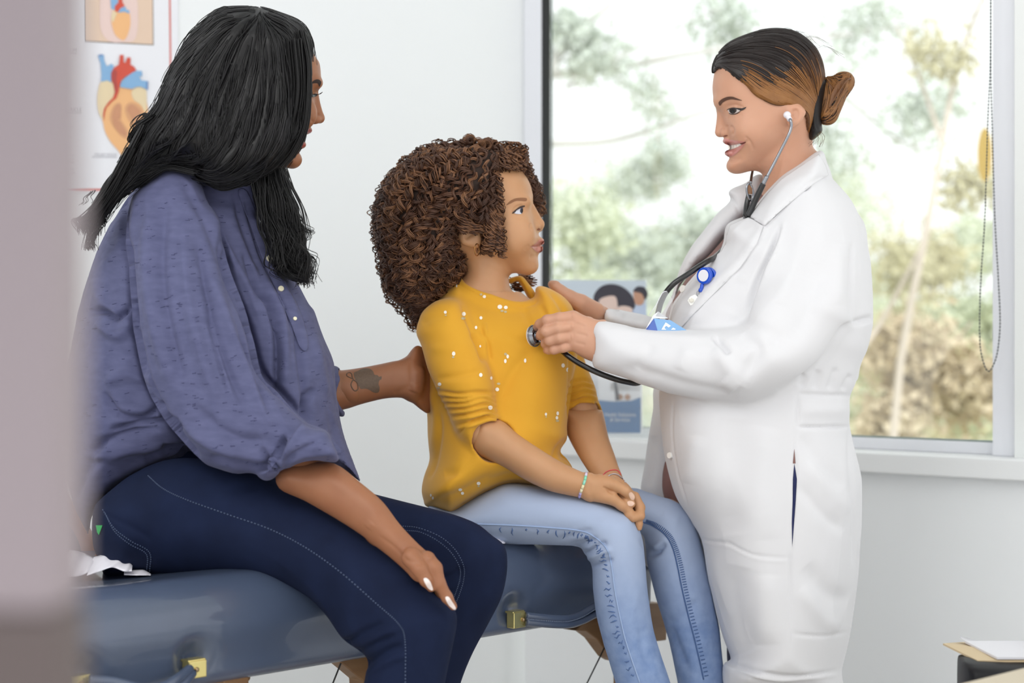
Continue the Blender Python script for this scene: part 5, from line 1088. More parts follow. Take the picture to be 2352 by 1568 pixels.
    for i in range(1, 45):
        x, y = ln[i]; t = ln[i] - ln[i - 1]; t = t / (np.hypot(*t) + 1e-9); n = np.array([-t[1], t[0]]); q = [js.hit(*(ln[i] + t * g2.uniform(-4, 4) + n * k), .0001) for k in np.linspace(-1, 4 + 14 * g2.rand(), 4)]
        if all(q) and max(h[0].y for h in q) - min(h[0].y for h in q) < .03: L.append(np.array([h[0] for h in q]))
    tubes('seam_pucker', np.array(L), [.0004, .0013, .0011, .0003], 5, mat('denim_pucker', '#5a74a4', .85), jeans)
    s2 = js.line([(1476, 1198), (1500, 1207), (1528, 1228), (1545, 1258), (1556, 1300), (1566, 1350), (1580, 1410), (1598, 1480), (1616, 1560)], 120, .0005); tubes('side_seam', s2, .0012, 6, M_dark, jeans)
    ln = resample([(1482, 1196), (1506, 1204), (1536, 1226), (1553, 1258), (1565, 1300), (1575, 1350), (1589, 1410), (1607, 1480), (1625, 1560)], 72); L = []
    for i in range(1, 71):
        t = ln[i] - ln[i - 1]; t = t / (np.hypot(*t) + 1e-9); n = np.array([-t[1], t[0]]); q = [js.hit(*(ln[i] + n * k), .0004) for k in (-4, -1, 2, 5)]
        if all(q) and max(h[0].y for h in q) - min(h[0].y for h in q) < .03: L.append(np.array([h[0] for h in q]))
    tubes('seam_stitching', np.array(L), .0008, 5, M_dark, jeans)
    # bracelets
    def band(name, pts, d, rad, cols):
        n = len(cols); R = resample(pts, n + 1)
        for i, c_ in enumerate(cols):
            h = [sf.hit(*q, .0012) for q in (R[i], R[i + 1])]
            if all(h): tubes(name, np.array([np.array(h[0][0]), np.array(h[1][0]) * .97 + np.array(h[0][0]) * .03]), rad, 8, c_, ch_)
    mc = lambda n, c: mat(n, c, .4)
    band('beaded_bracelet', [(1347, 1086), (1344, 1100), (1338, 1118), (1333, 1132), (1331, 1141)], hn, .0022, [mc('bead_lilac_pale', '#d8d2ea'), mc('bead_mint', '#8fe0c0'), mc('bead_mint', '#9adfc6'), mc('bead_cream', '#ece4b8'), mc('bead_cream', '#e8e2c0'), mc('bead_lilac', '#b9aede'), mc('bead_lilac', '#aea4da')])
    R = [sf.hit(x, y, .0008) for x, y in resample([(1386, 1090), (1392, 1084), (1402, 1080), (1414, 1079), (1421, 1083), (1426, 1090)], 20)]
    tubes('red_thread_bracelet', np.array([h[0] for h in R if h]), .0008, 6, mc('red_thread', '#e04858'), ch_)
    R = [sf.hit(x, y, .001) for x, y in resample([(1398, 1093), (1406, 1088.5), (1416, 1089), (1424, 1094), (1431, 1101), (1436, 1108)], 20)]
    tubes('silver_bracelet', np.array([h[0] for h in R if h]), .0011, 6, mat('silver', '#d8cfd4', .3, metal=.8), ch_)
    # curly hair
    M_curl = mat('curly_brown_hair', '#3a241a', .5, spec=.4, var=('#5e3f2e', 30, .22)); M_curl2 = mat('curly_hair_light', '#6a4630', .5, spec=.4, var=('#8a6244', 30, .22)); M_curl0 = mat('hair_depth', '#2a1a12', .8)
    main = blob([(1062, 338), (1105, 340), (1150, 348), (1150, 396), (1150, 440), (1150, 486), (1146, 532), (1144, 560), (1130, 566), (1108, 566), (1104, 525), (1075, 512), (1058, 535), (1052, 580), (1062, 610), (1045, 640), (1025, 662), (1000, 685), (978, 715), (962, 735), (948, 715), (930, 690), (905, 672), (892, 640), (886, 590), (877, 545), (873, 480), (890, 435), (912, 405), (938, 385), (960, 362), (1000, 346)], [(1020, 420, DC, .105), (960, 560, DC - .01, .09), (975, 680, DC, .06)], R=.05, k=.01, soft=4)
    front = blob([(1062, 338), (1132, 342), (1175, 345), (1198, 358), (1204, 385), (1222, 420), (1236, 450), (1240, 480), (1222, 478), (1215, 440), (1200, 405), (1185, 388), (1160, 390), (1150, 400), (1100, 420)], [(1130, 370, DC + .01, .07), (1230, 460, DC + .055, .02)], R=.03, k=.01, soft=2)
    mass = flesh('curly_hair', [main, front], .0045, M_curl0, ch_)
    hs = Surf(mass)
    def curls(seeds, dirf, length, m, rad, coil, ns, seed, nstr=3, name='curls', jit=.002):
        gg = np.random.RandomState(seed); steps = 9
        S = hs.flow(seeds, dirf, length / (steps - 1), steps, .003); n = 44; S = smooth_strands(S, n); k = len(S)
        T_ = np.gradient(S, axis=1); T_ /= np.linalg.norm(T_, axis=2, keepdims=True) + 1e-9
        ref = np.tile(np.array([0.0, -1, 0.15]), (k, n, 1)); U = np.cross(T_, ref); U /= np.linalg.norm(U, axis=2, keepdims=True) + 1e-9; B = np.cross(T_, U)
        out = []
        turns = gg.uniform(.7, 1.25, (k, 1)) * length / ns; ph = gg.uniform(0, 6.28, (k, 1)); t = np.linspace(0, 1, n)[None]; sg = gg.choice([-1, 1], (k, 1)); cr = coil * gg.uniform(.6, 1.3, (k, 1)) * (0.45 + .75 * t)
        out_off = (t * .012 * gg.uniform(-.2, 1, (k, 1)))[:, :, None] * -B * 1.0
        for j in range(nstr):
            a = ph + sg * turns * 6.283 * t + j * .2 + gg.normal(0, .12, (k, 1)); c = cr * (1 + .16 * gg.normal(size=(k, 1)))
            out.append(S + out_off + U * (c * np.cos(a))[:, :, None] + B * (c * np.sin(a))[:, :, None] + gg.normal(0, jit * .35, (k, 1, 3)))
        A = np.concatenate(out); t1 = np.linspace(0, 1, n)
        return tubes(name, A, rad * (1 - .55 * t1 ** 3), 4, m, mass, cap=False)
    down = guide_field([[(1060, 350), (980, 370), (920, 430), (885, 520), (895, 620)], [(1080, 370), (1010, 420), (960, 520), (940, 640), (950, 730)], [(1110, 370), (1080, 450), (1060, 540), (1020, 640)], [(1140, 370), (1135, 450), (1135, 560), (1130, 600)], [(1160, 350), (1200, 380), (1225, 430), (1245, 490)]])
    o = curls(mesh_pts(mass, 820, 21), down, .085, M_curl, .0010, .0064, .021, 1, 6); o['kind'] = 'stuff'
    o = curls(mesh_pts(mass, 330, 22), down, .08, M_curl2, .0010, .0068, .020, 2, 5); o['kind'] = 'stuff'
    rim = [P(x + g.uniform(-10, 10), y + g.uniform(-8, 8), DC + g.uniform(-.04, .05)) for x, y in resample([(1200, 352), (1165, 340), (1110, 336), (1060, 332), (1000, 342), (950, 362), (915, 400), (885, 440), (868, 490), (870, 560), (885, 620), (900, 670), (930, 705), (955, 740), (985, 710), (1020, 670), (1048, 640)], 130)]
    o = curls(rim, down, .06, M_curl2, .0008, .0072, .016, 3, 3); o['kind'] = 'stuff'
    # single ringlets: falling beside the far cheek, the forehead and in front of the ear
    def ringlet(pts, d, coil, turns, rad, k, m, seed, d2=None):
        gg = np.random.RandomState(seed); n = 60; p = resample(pts, n); dd = np.linspace(d, d2 or d, n); C3 = np.array([P(x, y, z) for (x, y), z in zip(p, dd)]); t = np.linspace(0, 1, n)
        L = []
        for j in range(k):
            a = seed + turns * (1 + .25 * gg.normal()) * 6.283 * t + j * .22; c = coil * (1 + .25 * gg.normal()) * (.5 + .5 * t); L.append(C3 + gg.normal(0, .0022, 3) * [1, .5, .6] + np.stack([c * np.cos(a), c * np.sin(a), .25 * c * np.sin(a)], 1) + gg.normal(0, .0004, 3))
        return np.array(L), rad, m
    RL = [([(1185, 345), (1198, 358), (1206, 375), (1218, 388), (1213, 400)], 3.05, .004, 2.2, .0009, 5), ([(1205, 395), (1222, 410), (1230, 430), (1238, 450), (1246, 480)], 3.1, .0062, 4, .0009, 6), ([(1212, 400), (1236, 420), (1246, 445), (1250, 470), (1248, 492)], 3.11, .005, 4, .0009, 6), ([(1222, 440), (1232, 460), (1240, 480), (1238, 498)], 3.1, .005, 3, .0009, 6), ([(1215, 418), (1230, 445), (1236, 470), (1232, 492)], 3.115, .006, 3.2, .0009, 6),
          ([(1196, 630), (1206, 636), (1216, 645), (1222, 655)], 3.13, .0055, 3, .0009, 7), ([(1204, 632), (1214, 638), (1224, 648)], 3.14, .005, 3, .0009, 6), ([(1172, 640), (1182, 650), (1195, 660)], 3.13, .006, 3, .0009, 6), ([(1180, 655), (1190, 662), (1205, 665)], 3.13, .006, 3, .0009, 6)]
    for k in range(16):
        x = 1118 + 2.0 * k; RL.append(([(x, 470), (x + 6, 520), (x + 2, 560 - (k % 3) * 6), (x + 4, 588 - (k % 5) * 8 - (0 if k > 10 else 14))], 2.975 + .0006 * k, .005, 4.5, .0009, 4))
    for k in range(9):
        x = 1146 + .7 * k; RL.append(([(x - 4, 395 + 18 * k), (x + 2, 410 + 18 * k), (x + 3, 440 + 18 * k), (x + 1, 460 + 16 * k)], 2.982, .0045, 3, .0009, 4))
    for k in range(14):
        x = 1056 + 3.2 * k; RL.append(([(x, 440), (x + 4, 480), (x + 1, 510), (x + 4, 536 - (k % 4) * 5)], 2.968 + .0008 * k, .0062, 3.5, .0009, 5))
    for k in range(22):
        x = 1150 + 2.4 * k; RL.append(([(x, 352), (x + 4, 362), (x + 3, 378), (x + 6, 388 + (k % 3) * 2)], 2.995 + .002 * k, .0042, 2.4, .0008, 4))
    rp = resample([(1210, 372), (1196, 350), (1165, 338), (1110, 332), (1060, 330), (1000, 338), (950, 358), (912, 395), (882, 440), (866, 490), (866, 560), (880, 620), (896, 672), (926, 712), (950, 750)], 64); rc = np.array([1060, 520])
    for k in range(1, 63):
        p0 = rp[k]; o_ = (p0 - rc) / np.hypot(*(p0 - rc)); tg = rp[k] - rp[k - 1]; tg = tg / np.hypot(*tg); L_ = g.uniform(4, 15)
        RL.append(([tuple(p0 - o_ * 12), tuple(p0 + o_ * L_ * .4), tuple(p0 + o_ * L_ + tg * 8), tuple(p0 + o_ * L_ * .6 + tg * 18)], DC - .03 + .001 * k, .0034, 2.2, .0006, 3))
    for grp, m in ((RL[::2], M_curl), (RL[1::2], M_curl2)):
        A = np.concatenate([ringlet(q[0], q[1], q[2], q[3], q[4], q[5], m, i * 1.7 + 1 if False else i + 1)[0] for i, q in enumerate(grp)])
        tubes('ringlets', A, .0009, 4, m, mass, cap=False)['kind'] = 'stuff'
# ------------------------------------------------------------------ the woman in blue
if want('mother'):
    g = np.random.RandomState(21); big = 9
    M_skin_m = skin_mat('skin_deep_tan', '#925f42', '#9e6b4c')
    mo = empty('person', P(300, 1250, 2.8), 'woman with long black hair, slate blue blouse and dark jeans sitting on the table', 'person')
    DM = 2.78
    head = [blob([(560, 45), (640, 48), (690, 82), (712, 112), (728, 135), (735, 150), (737.5, 186), (733, 200), (727, 214), (725, 232), (722, 262), (713, 286), (712, 297), (706, 305), (698, 316), (695, 330), (690, 342), (684, 350), (686, 364), (680, 377), (667, 382), (640, 374), (590, 345), (530, 310), (490, 250), (480, 150), (510, 80)], [(600, 150, DM, .072), (690, 250, DM, .062), (675, 365, DM, .04)], R=.06, soft=4)]
    facep = [cone(P(724, 222, DM), P(733, 270, DM), .0045, .0075, .010), ell(P(734, 272, DM), (.0058, .009, .0058), k=.006), ell(P(724, 275, DM - .011), (.008, .0065, .006), k=.006), ell(P(706, 299, DM - .004), (.0068, .015, .0046), k=.005), ell(P(693.5, 332, DM - .004), (.0062, .013, .0052), k=.005), ell(P(673, 368, DM), (.011, .014, .009), k=.012), ell(P(700, 262, DM - .045), (.016, .014, .018), k=.03), ell(P(727, 190, DM - .02), (.008, .014, .006), k=.012)]
    neck = [cone(P(570, 340, 2.79), P(530, 450, 2.81), .052, .05, .02)]
    torso = [cone(P(470, 560, 2.85), P(440, 900, 2.86), .05, .08, .02), cone(P(350, 1180, 2.76), P(850, 1300, 2.62), .055, .05, .02), cone(P(460, 1200, 2.92), P(1000, 1250, 2.80), .03, .03, .02), cone(P(440, 900, 2.86), P(400, 1130, 2.88), .07, .05, .03),
             cone(P(850, 1300, 2.62), P(950, 1430, 2.57), .05, .042, .02), cone(P(950, 1430, 2.57), P(930, 1640, 2.57), .04, .034, .02), cone(P(930, 1640, 2.57), P(850, 2060, 2.6), .034, .026, .02), cone(P(850, 2090, 2.6), P(960, 2115, 2.52), .028, .022, .02),
             cone(P(1000, 1250, 2.8), P(1085, 1300, 2.79), .03, .036, .02), cone(P(1085, 1300, 2.79), P(980, 1640, 2.8), .036, .03, .02), cone(P(980, 1640, 2.8), P(900, 2000, 2.82), .03, .026, .02), cone(P(900, 2030, 2.82), P(1000, 2050, 2.76), .028, .022, .02),
             cone(P(395, 520, 2.75), P(490, 930, 2.66), .03, .03, .02), cone(P(490, 930, 2.66), P(720, 1095, 2.62), .03, .026, .02), cone(P(560, 540, 2.92), P(640, 870, 2.98), .028, .028, .02), cone(P(640, 870, 2.98), P(800, 893, 2.98), .027, .026, .02)]
    arm_n = [blob([(640, 1076), (700, 1062), (768, 1064), (828, 1108), (879, 1152), (917, 1202), (955, 1243), (985, 1271), (997, 1287), (1003, 1312), (985, 1335), (955, 1335), (930, 1310), (890, 1275), (850, 1245), (825, 1225), (770, 1190), (700, 1150), (640, 1120)], [(690, 1095, 2.615, .032), (860, 1200, 2.565, .026), (970, 1300, 2.53, .014)], R=.03, k=.006, soft=3)]
    hd = 2.52
    arm_n += finger([(980, 1285, hd + .004), (998, 1305, hd - .002), (1009, 1340, hd - .006), (1027, 1372, hd - .004), (1041, 1392, hd + .002)], [.012, .0105, .0085, .0076, .0055])
    arm_n += finger([(945, 1280, hd), (965, 1308, hd - .012), (979, 1332, hd - .014), (990, 1349, hd - .01)], [.014, .0105, .0088, .006])
    for k in range(3): arm_n += finger([(985 - 6 * k, 1290 + 4 * k, hd + .02 + .012 * k), (1004 - 6 * k, 1325 + 5 * k, hd + .03 + .014 * k), (1012 - 10 * k, 1362 + 2 * k, hd + .04 + .012 * k)], [.010, .009, .0075])
    arm_f = [blob([(740, 850), (784, 850), (830, 844), (872, 836), (905, 829), (926, 827), (945, 830), (975, 850), (970, 900), (945, 915), (914, 913), (879, 916), (830, 928), (791, 940), (740, 945)], [(760, 895, 2.98, .03), (880, 875, 2.995, .024), (950, 870, 3.0, .022)], R=.028, k=.006, soft=3),
             blob([(920, 835), (935, 817), (947, 801), (956, 794), (966, 795), (985, 810), (1000, 850), (1000, 920), (985, 948), (970, 943), (950, 927), (932, 914), (925, 880)], [(950, 870, 3.01, .022), (990, 870, 3.04, .014)], R=.02, k=.01, soft=3)]
    for y0, y1 in ((815, 800), (835, 828), (860, 860), (890, 895)): arm_f += finger([(965, y0, 3.03), (1000, y1, 3.13), (1040, y1, 3.19)], [.0095, .009, .007])
    st = [([(715, 225), (725, 213), (733, 212)], 5, -.002), ([(716, 262), (714, 272), (718, 281)], 2, -.0012), ([(700, 313), (688, 312), (676, 306)], 3, -.003), ([(690, 346), (678, 350)], 3, -.0015), ([(845, 1213), (856, 1200)], 7, .0015), ([(870, 1230), (905, 1255), (940, 1290)], 3, -.0008), ([(985, 1278), (992, 1284)], 6, .0015), ([(925, 1285), (950, 1290), (970, 1300)], 4, -.001), ([(944, 828), (945, 870), (943, 905)], 5, -.0015), ([(955, 880), (948, 900)], 8, .002), ([(905, 905), (925, 895), (945, 885)], 5, -.001)]
    zc = P(0, 400, DM)[2]
    V1, Q1 = surface(head + facep, .0014, (np.array([-big, 0, zc]), np.array([big, big, big])))
    V2, Q2 = surface(arm_n + arm_f, .0016); V3_, Q3 = surface(neck + torso, .004)
    V = np.concatenate([V1, V2, V3_]); Q = np.concatenate([Q1, Q2 + len(V1), Q3 + len(V1) + len(V2)])
    V = strokes(relax(V, Q, 1), Q, st)
    mb_ = link('body', quads('body', V, Q), M_skin_m, mo); sf = Surf(mb_)
    M_br = mat('eyebrow_black', '#2c1d18', .8)
    decal('eyebrow', sf, [(714, 192), (722, 184), (731, 182.5), (737, 187), (737, 192), (733, 199), (730, 192), (722, 191)], M_br, mb_, .0008, 1)
    decal('eye', sf, [(711, 219.5), (718, 216), (726, 215), (729, 218), (724, 222), (715, 223)], M_pupil, mb_, .0008, 1)
    L = [resample([P(722 + i * 1.1, 217, DM - .02 + .004 * i), P(731 + i * .8, 217 - i * .2, DM - .02 + .004 * i), P(738 + i * .5, 213 - i * .3, DM - .02 + .004 * i)], 8) for i in range(7)]
    tubes('eyelashes', np.array(L), .0004, 4, M_br, mb_, cap=False)
    ml = mat('lips_berry', '#9a4f4a', .35)
    decal('lips', sf, [(697, 303), (704, 298), (711, 295), (716, 299), (714, 304), (706, 306), (699, 307)], ml, mb_, .0007, 1)
    decal('lips', sf, [(684, 325), (692, 322), (699, 327), (701, 332), (697, 338), (689, 337), (684, 332)], ml, mb_, .0007, 1)
    decal('teeth', sf, [(688, 312), (696, 309), (704, 307), (700, 313), (692, 317)], M_teeth, mb_, .0005, 1)
    for pl in ([(973, 1330), (979, 1327), (987, 1334), (992, 1345), (994, 1354), (989, 1354), (981, 1347)], [(1023, 1372), (1030, 1370), (1038, 1381), (1045, 1392), (1047, 1400), (1041, 1398), (1030, 1388)]):
        decal('fingernail', sf, pl, M_nail, mb_, .0009, 1.2)
    c6 = lambda p: [(760 + x / 7.127, 760 + y / 7.127) for x, y in p]
    M_ink = mat('tattoo_ink', '#5d4a3b', .6, var=('#6b5746', 300, .3))
    decal('tattoo', sf, c6([(400, 670), (450, 650), (500, 620), (560, 610), (640, 620), (690, 660), (712, 712), (760, 722), (790, 748), (830, 742), (825, 790), (800, 802), (785, 832), (780, 870), (796, 920), (790, 985), (750, 1012), (690, 1000), (620, 958), (560, 942), (490, 946), (460, 900), (420, 850), (400, 800), (380, 740), (375, 690)]), M_ink, mb_, .0004, 1.6)
    sw = c6([(262, 735), (262, 700), (300, 680), (340, 700), (350, 750), (372, 800), (425, 835), (442, 890), (440, 950), (400, 980), (360, 950), (330, 880), (350, 820), (372, 790), (320, 765), (270, 740)])
    tubes('tattoo_line', sf.line(sw, 70, .0002), .0009, 5, M_ink, mb_)
    # jeans
    M_dj = mat('dark_denim', '#121a31', .85, spec=.15, bump=(1500, .2, .0004), var=('#1a2440', 18, .3)); M_st = mat('jean_stitch', '#46536e', .8)
    near = blob([(235, 1140), (212, 1178), (212, 1250), (228, 1290), (250, 1328), (346, 1326), (508, 1330), (610, 1339), (687, 1360), (740, 1404), (788, 1466), (845, 1512), (836, 1568), (825, 1660), (1005, 1660), (1022, 1568), (1043, 1475), (1050, 1425), (1041, 1396), (993, 1354), (930, 1288), (879, 1250), (822, 1206), (756, 1162), (700, 1134), (600, 1080), (430, 1050), (330, 1075)], [(320, 1200, 2.74, .10), (560, 1210, 2.70, .09), (950, 1400, 2.57, .064), (930, 1620, 2.57, .06)], R=.075, k=.02, soft=5)
    farl = blob([(480, 1080), (640, 1090), (770, 1112), (855, 1133), (930, 1151), (1006, 1170), (1055, 1185), (1100, 1205), (1131, 1230), (1156, 1249), (1165, 1278), (1163, 1323), (1150, 1373), (1120, 1433), (1090, 1492), (1057, 1568), (1020, 1660), (900, 1660), (935, 1568), (955, 1500), (970, 1440), (960, 1360), (850, 1320), (640, 1290)], [(520, 1180, 2.93, .08), (1080, 1260, 2.79, .064), (980, 1620, 2.8, .055)], R=.06, k=.02, soft=5)
    jst = [([(775, 1490), (830, 1455), (880, 1430)], 6, -.005), ([(800, 1510), (850, 1480), (905, 1455)], 5, -.006), ([(830, 1530), (880, 1500), (925, 1480)], 5, -.005), ([(815, 1500), (865, 1468), (910, 1445)], 5, .005), ([(843, 1548), (890, 1520), (930, 1505)], 5, .004), ([(240, 1180), (300, 1210), (350, 1240)], 6, -.002), ([(470, 1150), (540, 1120), (600, 1110)], 10, -.003), ([(1010, 1330), (1040, 1320), (1066, 1300)], 6, -.004), ([(1000, 1352), (1040, 1345), (1060, 1330)], 6, .003)]
    jeans = flesh('jeans', [near, farl, cone(P(400, 1130, 2.87), P(400, 1040, 2.87), .10, .085, .03)], .003, M_dj, mo, st=jst, wr=[((.5, 0, -.6), 16, 5, .0018, 4)], sm=2)
    js = Surf(jeans)
    def seam(pts, n, r=.0011, lift=.0004, dash=False, name='stitching'):
        Lp = js.line(pts, n, lift)
        if dash: tubes(name, np.array([Lp[i:i + 2] for i in range(0, len(Lp) - 1, 2)]), r, 5, M_st, jeans)
        else: tubes(name, Lp, r, 5, M_st, jeans)
    seam([(340, 1092), (375, 1122), (430, 1148), (520, 1180), (620, 1215), (700, 1256), (780, 1312), (860, 1382), (915, 1432), (930, 1470), (931, 1568)], 260, .0010, .0002, True)
    seam([(920, 1208), (960, 1212), (1010, 1232), (1045, 1262), (1065, 1300), (1065, 1330), (1055, 1365), (1042, 1395)], 110, .0009, .0002, True)
    seam([(930, 1218), (965, 1222), (1005, 1242), (1037, 1270), (1056, 1304), (1056, 1330), (1047, 1360), (1036, 1388)], 110, .0009, .0002, True)
    seam([(236, 1170), (262, 1212), (300, 1242), (343, 1268), (344, 1312)], 70, .0009, .0002, True)
    seam([(242, 1178), (262, 1218), (296, 1248), (336, 1272), (337, 1312)], 70, .0009, .0002, True)
    decal('pocket_tag', js, [(222, 1206), (237, 1206), (229, 1228), (225, 1222)], mat('green_tag', '#2fae5a', .6), jeans, .0025, 1.5, curve=False)
    # blouse
    M_bl = mat('slate_blue_cotton', '#4b4e70', .85, sheen=.05, bump=(900, .15, .0004), var=('#5a5d80', 40, .25), stretch=(1, 1, 3))
    tor = [(440, 400), (415, 374), (390, 371), (350, 398), (300, 440), (258, 500), (228, 565), (205, 640), (184, 710), (165, 790), (149, 860), (144, 940), (146, 1010), (152, 1090), (165, 1150), (185, 1197), (203, 1228), (213, 1186), (240, 1152), (290, 1112), (350, 1082), (430, 1060), (560, 1070), (640, 1075), (740, 1075), (800, 1090), (829, 1108), (820, 1077), (797, 1015), (783, 961), (770, 880), (761, 827), (743, 773), (725, 715), (711, 696), (680, 643), (636, 600), (606, 527), (587, 482), (566, 430), (540, 432), (500, 424), (465, 410)]
    torb = blob(tor, [(480, 450, 2.80, .06, .05), (440, 650, 2.82, .12, .09), (420, 900, 2.84, .15, .1), (440, 1060, 2.83, .15, .1), (190, 1190, 2.84, .10, .06)], R=.08, k=.012, soft=4)
    slv = blob([(335, 415), (390, 380), (450, 408), (500, 520), (530, 620), (570, 730), (600, 860), (640, 898), (700, 961), (745, 985), (766, 1014), (782, 1035), (772, 1060), (720, 1063), (676, 1067), (640, 1080), (613, 1102), (590, 1090), (570, 1086), (537, 1088), (484, 1072), (450, 1048), (412, 1005), (368, 943), (332, 862), (310, 760), (296, 639), (286, 540), (300, 460)], [(400, 470, 2.72, .055), (450, 750, 2.65, .072), (540, 1000, 2.62, .07), (740, 1040, 2.60, .048)], R=.06, k=.010, soft=4)
    cuff = blob([(645, 1010), (690, 975), (720, 980), (750, 987), (768, 1014), (783, 1036), (772, 1062), (730, 1060), (680, 1068), (645, 1078), (625, 1098), (605, 1100), (592, 1086), (610, 1060)], [(640, 1070, 2.59, .052), (740, 1020, 2.59, .056)], R=.026, k=.004, soft=2)
    cuff_f = blob([(748, 843), (765, 840), (783, 847), (796, 866), (797, 880), (791, 915), (792, 954), (775, 955), (750, 940), (735, 890)], [(775, 895, 2.98, .045)], R=.03, k=.006, soft=2)
    cover = shell(neck + torso[:1], .006, tor, edge=.004)
    band2 = shell(neck, .010, [(480, 405), (530, 424), (568, 417), (580, 440), (590, 480), (560, 500), (500, 470), (470, 440)], edge=.003)
    band = blob([(500, 420), (530, 424), (566, 418), (576, 440), (570, 462), (545, 460), (505, 452), (485, 440)], [(535, 440, 2.80, .058)], R=.03, k=.006, soft=1)
    holes = chain([(700, 1090, 2.60, .026), (790, 1118, 2.6, .044)], .004, True) + chain([(786, 895, 2.98, .033), (812, 892, 2.98, .036)], .004, True)
    bst = [  # sleeve seam and falls of the cloth
        ([(296, 560), (300, 640), (312, 760), (336, 862), (372, 943), (415, 1005), (455, 1050)], 5, -.012), ([(290, 450), (284, 520), (292, 600)], 6, -.005),
        ([(500, 520), (520, 600), (545, 680), (575, 760), (600, 850), (650, 905), (705, 962)], 5, -.012), ([(480, 470), (515, 560), (540, 640)], 7, .005), ([(420, 420), (470, 500), (505, 590), (540, 700)], 8, -.004), ([(440, 440), (500, 540), (560, 640), (600, 740)], 6, .003),
        ([(380, 470), (370, 600), (385, 740), (420, 880)], 9, -.006), ([(345, 480), (335, 600), (352, 740), (390, 880)], 10, .005), ([(420, 520), (430, 660), (460, 800), (500, 920)], 11, .006), ([(455, 560), (480, 700), (515, 820), (560, 930)], 7, -.007), ([(490, 640), (530, 760), (580, 880), (625, 980)], 8, .006), ([(475, 715), (500, 820), (525, 900)], 3, -.004), ([(545, 760), (590, 880), (620, 960)], 5, -.005),
        ([(300, 700), (270, 730), (240, 715), (205, 716)], 5, -.010), ([(310, 745), (270, 770), (220, 740)], 9, .006), ([(215, 640), (240, 700), (300, 740)], 8, .003), ([(235, 900), (270, 950), (330, 960), (370, 930)], 6, -.008), ([(240, 880), (290, 860), (350, 880)], 10, .005), ([(250, 990), (320, 975), (390, 968), (420, 985)], 6, -.009), ([(200, 1070), (230, 1020), (290, 1000), (370, 985)], 7, -.008), ([(195, 1050), (240, 1050), (300, 1030), (400, 1020)], 9, .006), ([(170, 1150), (200, 1080), (260, 1040)], 8, -.005), ([(210, 1165), (240, 1110), (300, 1075), (380, 1040)], 9, .004), ([(330, 1050), (400, 1030), (450, 1045)], 7, -.005), ([(370, 1020), (410, 1035), (450, 1060)], 5, -.006),
        ([(440, 990), (520, 1030), (600, 1050), (640, 1030)], 9, .005), ([(480, 1050), (540, 1060), (600, 1070), (640, 1050)], 6, -.006), ([(600, 1030), (630, 1065), (640, 1080)], 5, -.006), ([(655, 1000), (640, 1040), (620, 1085)], 4, -.009), ([(700, 972), (670, 1020), (632, 1090)], 4, .004), ([(745, 1000), (700, 1030), (650, 1060)], 6, -.004), ([(765, 1040), (700, 1045), (650, 1070)], 4, .003), ([(440, 930), (500, 980), (560, 1010), (620, 1010)], 10, -.005), ([(410, 960), (470, 1010), (540, 1045)], 8, .004),
        ([(572, 480), (592, 530), (612, 580), (640, 640), (672, 700), (690, 770)], 3, .003), ([(560, 460), (580, 520), (600, 580), (625, 640), (655, 705), (675, 770)], 3, -.004), ([(600, 480), (628, 540), (655, 610)], 3, -.003),
        ([(560, 580), (590, 660), (620, 700), (635, 780), (634, 860), (632, 900)], 5, -.009), ([(580, 600), (610, 650), (645, 720), (655, 800), (655, 900)], 7, .005), ([(535, 440), (560, 520), (590, 600), (612, 680)], 6, -.005), ([(680, 740), (690, 820), (700, 900), (712, 960)], 6, -.006), ([(720, 760), (735, 840), (750, 920), (765, 990)], 8, .004), ([(722, 890), (700, 930), (712, 962)], 6, -.007), ([(745, 900), (760, 970), (785, 1040), (800, 1080)], 6, -.004), ([(498, 432), (530, 437), (568, 432)], 2, -.0015)]
    bst = [(a_, b_, c_ * 1.45) for a_, b_, c_ in bst]
    blouse = flesh('blouse', [torb, slv, cuff, cuff_f, band, cover, band2] + holes, .0027, M_bl, mo, st=bst, wr=[((.28, 0, -1), 13, 4, .0045, 2), ((.4, .2, -1), 34, 10, .0018, 6), ((1, 0, -.1), 22, 8, .0012, 9)], sm=2)
    bs = Surf(blouse)
    thick(decal('button_placket', bs, [(548, 442), (566, 438), (588, 490), (609, 548), (632, 602), (657, 655), (684, 706), (702, 758), (706, 800), (690, 800), (664, 735), (633, 666), (603, 596), (575, 520)], M_bl, blouse, .0016, 3), .0016)
    bs = Surf(blouse); M_bt = mat('button_cream', '#e3ddc0', .35)
    for x, y, r in ((616.5, 595.5, 7.6), (644.5, 664.5, 6.6), (676, 733, 4.5)):
        h = bs.hit(x, y)
        if h:
            c = h[0]; n = (h[1] + Vector((.3, -.7, .1))).normalized(); c = c + n * .003; MB().cyl(c - n * .003, c + n * .0022, r * c.y / F, None, 28).build('button', M_bt, blouse, bevel=.0006)
    # dashes woven in the cloth
    L = []
    for i in range(520):
        x, y = g.uniform(150, 820), g.uniform(420, 1100); h = bs.hit(x, y, .0002); h2 = bs.hit(x + g.uniform(5, 11), y + g.uniform(-3, 1), .0002)
        if h and h2 and abs(h[0].y - h2[0].y) < .02: L.append(np.array([h[0], h2[0]]))
    tubes('woven_flecks', np.array(L), .0005, 4, mat('fleck_dark', '#474a6e', .9), blouse)['kind'] = 'stuff'
    # hair
    M_h = mat('black_hair', '#0c0b0d', .46, spec=.4, bump=(260, .25, .0005), stretch=(2, 2, .25)); M_h2 = mat('black_hair_sheen', '#17161a', .42, spec=.45)
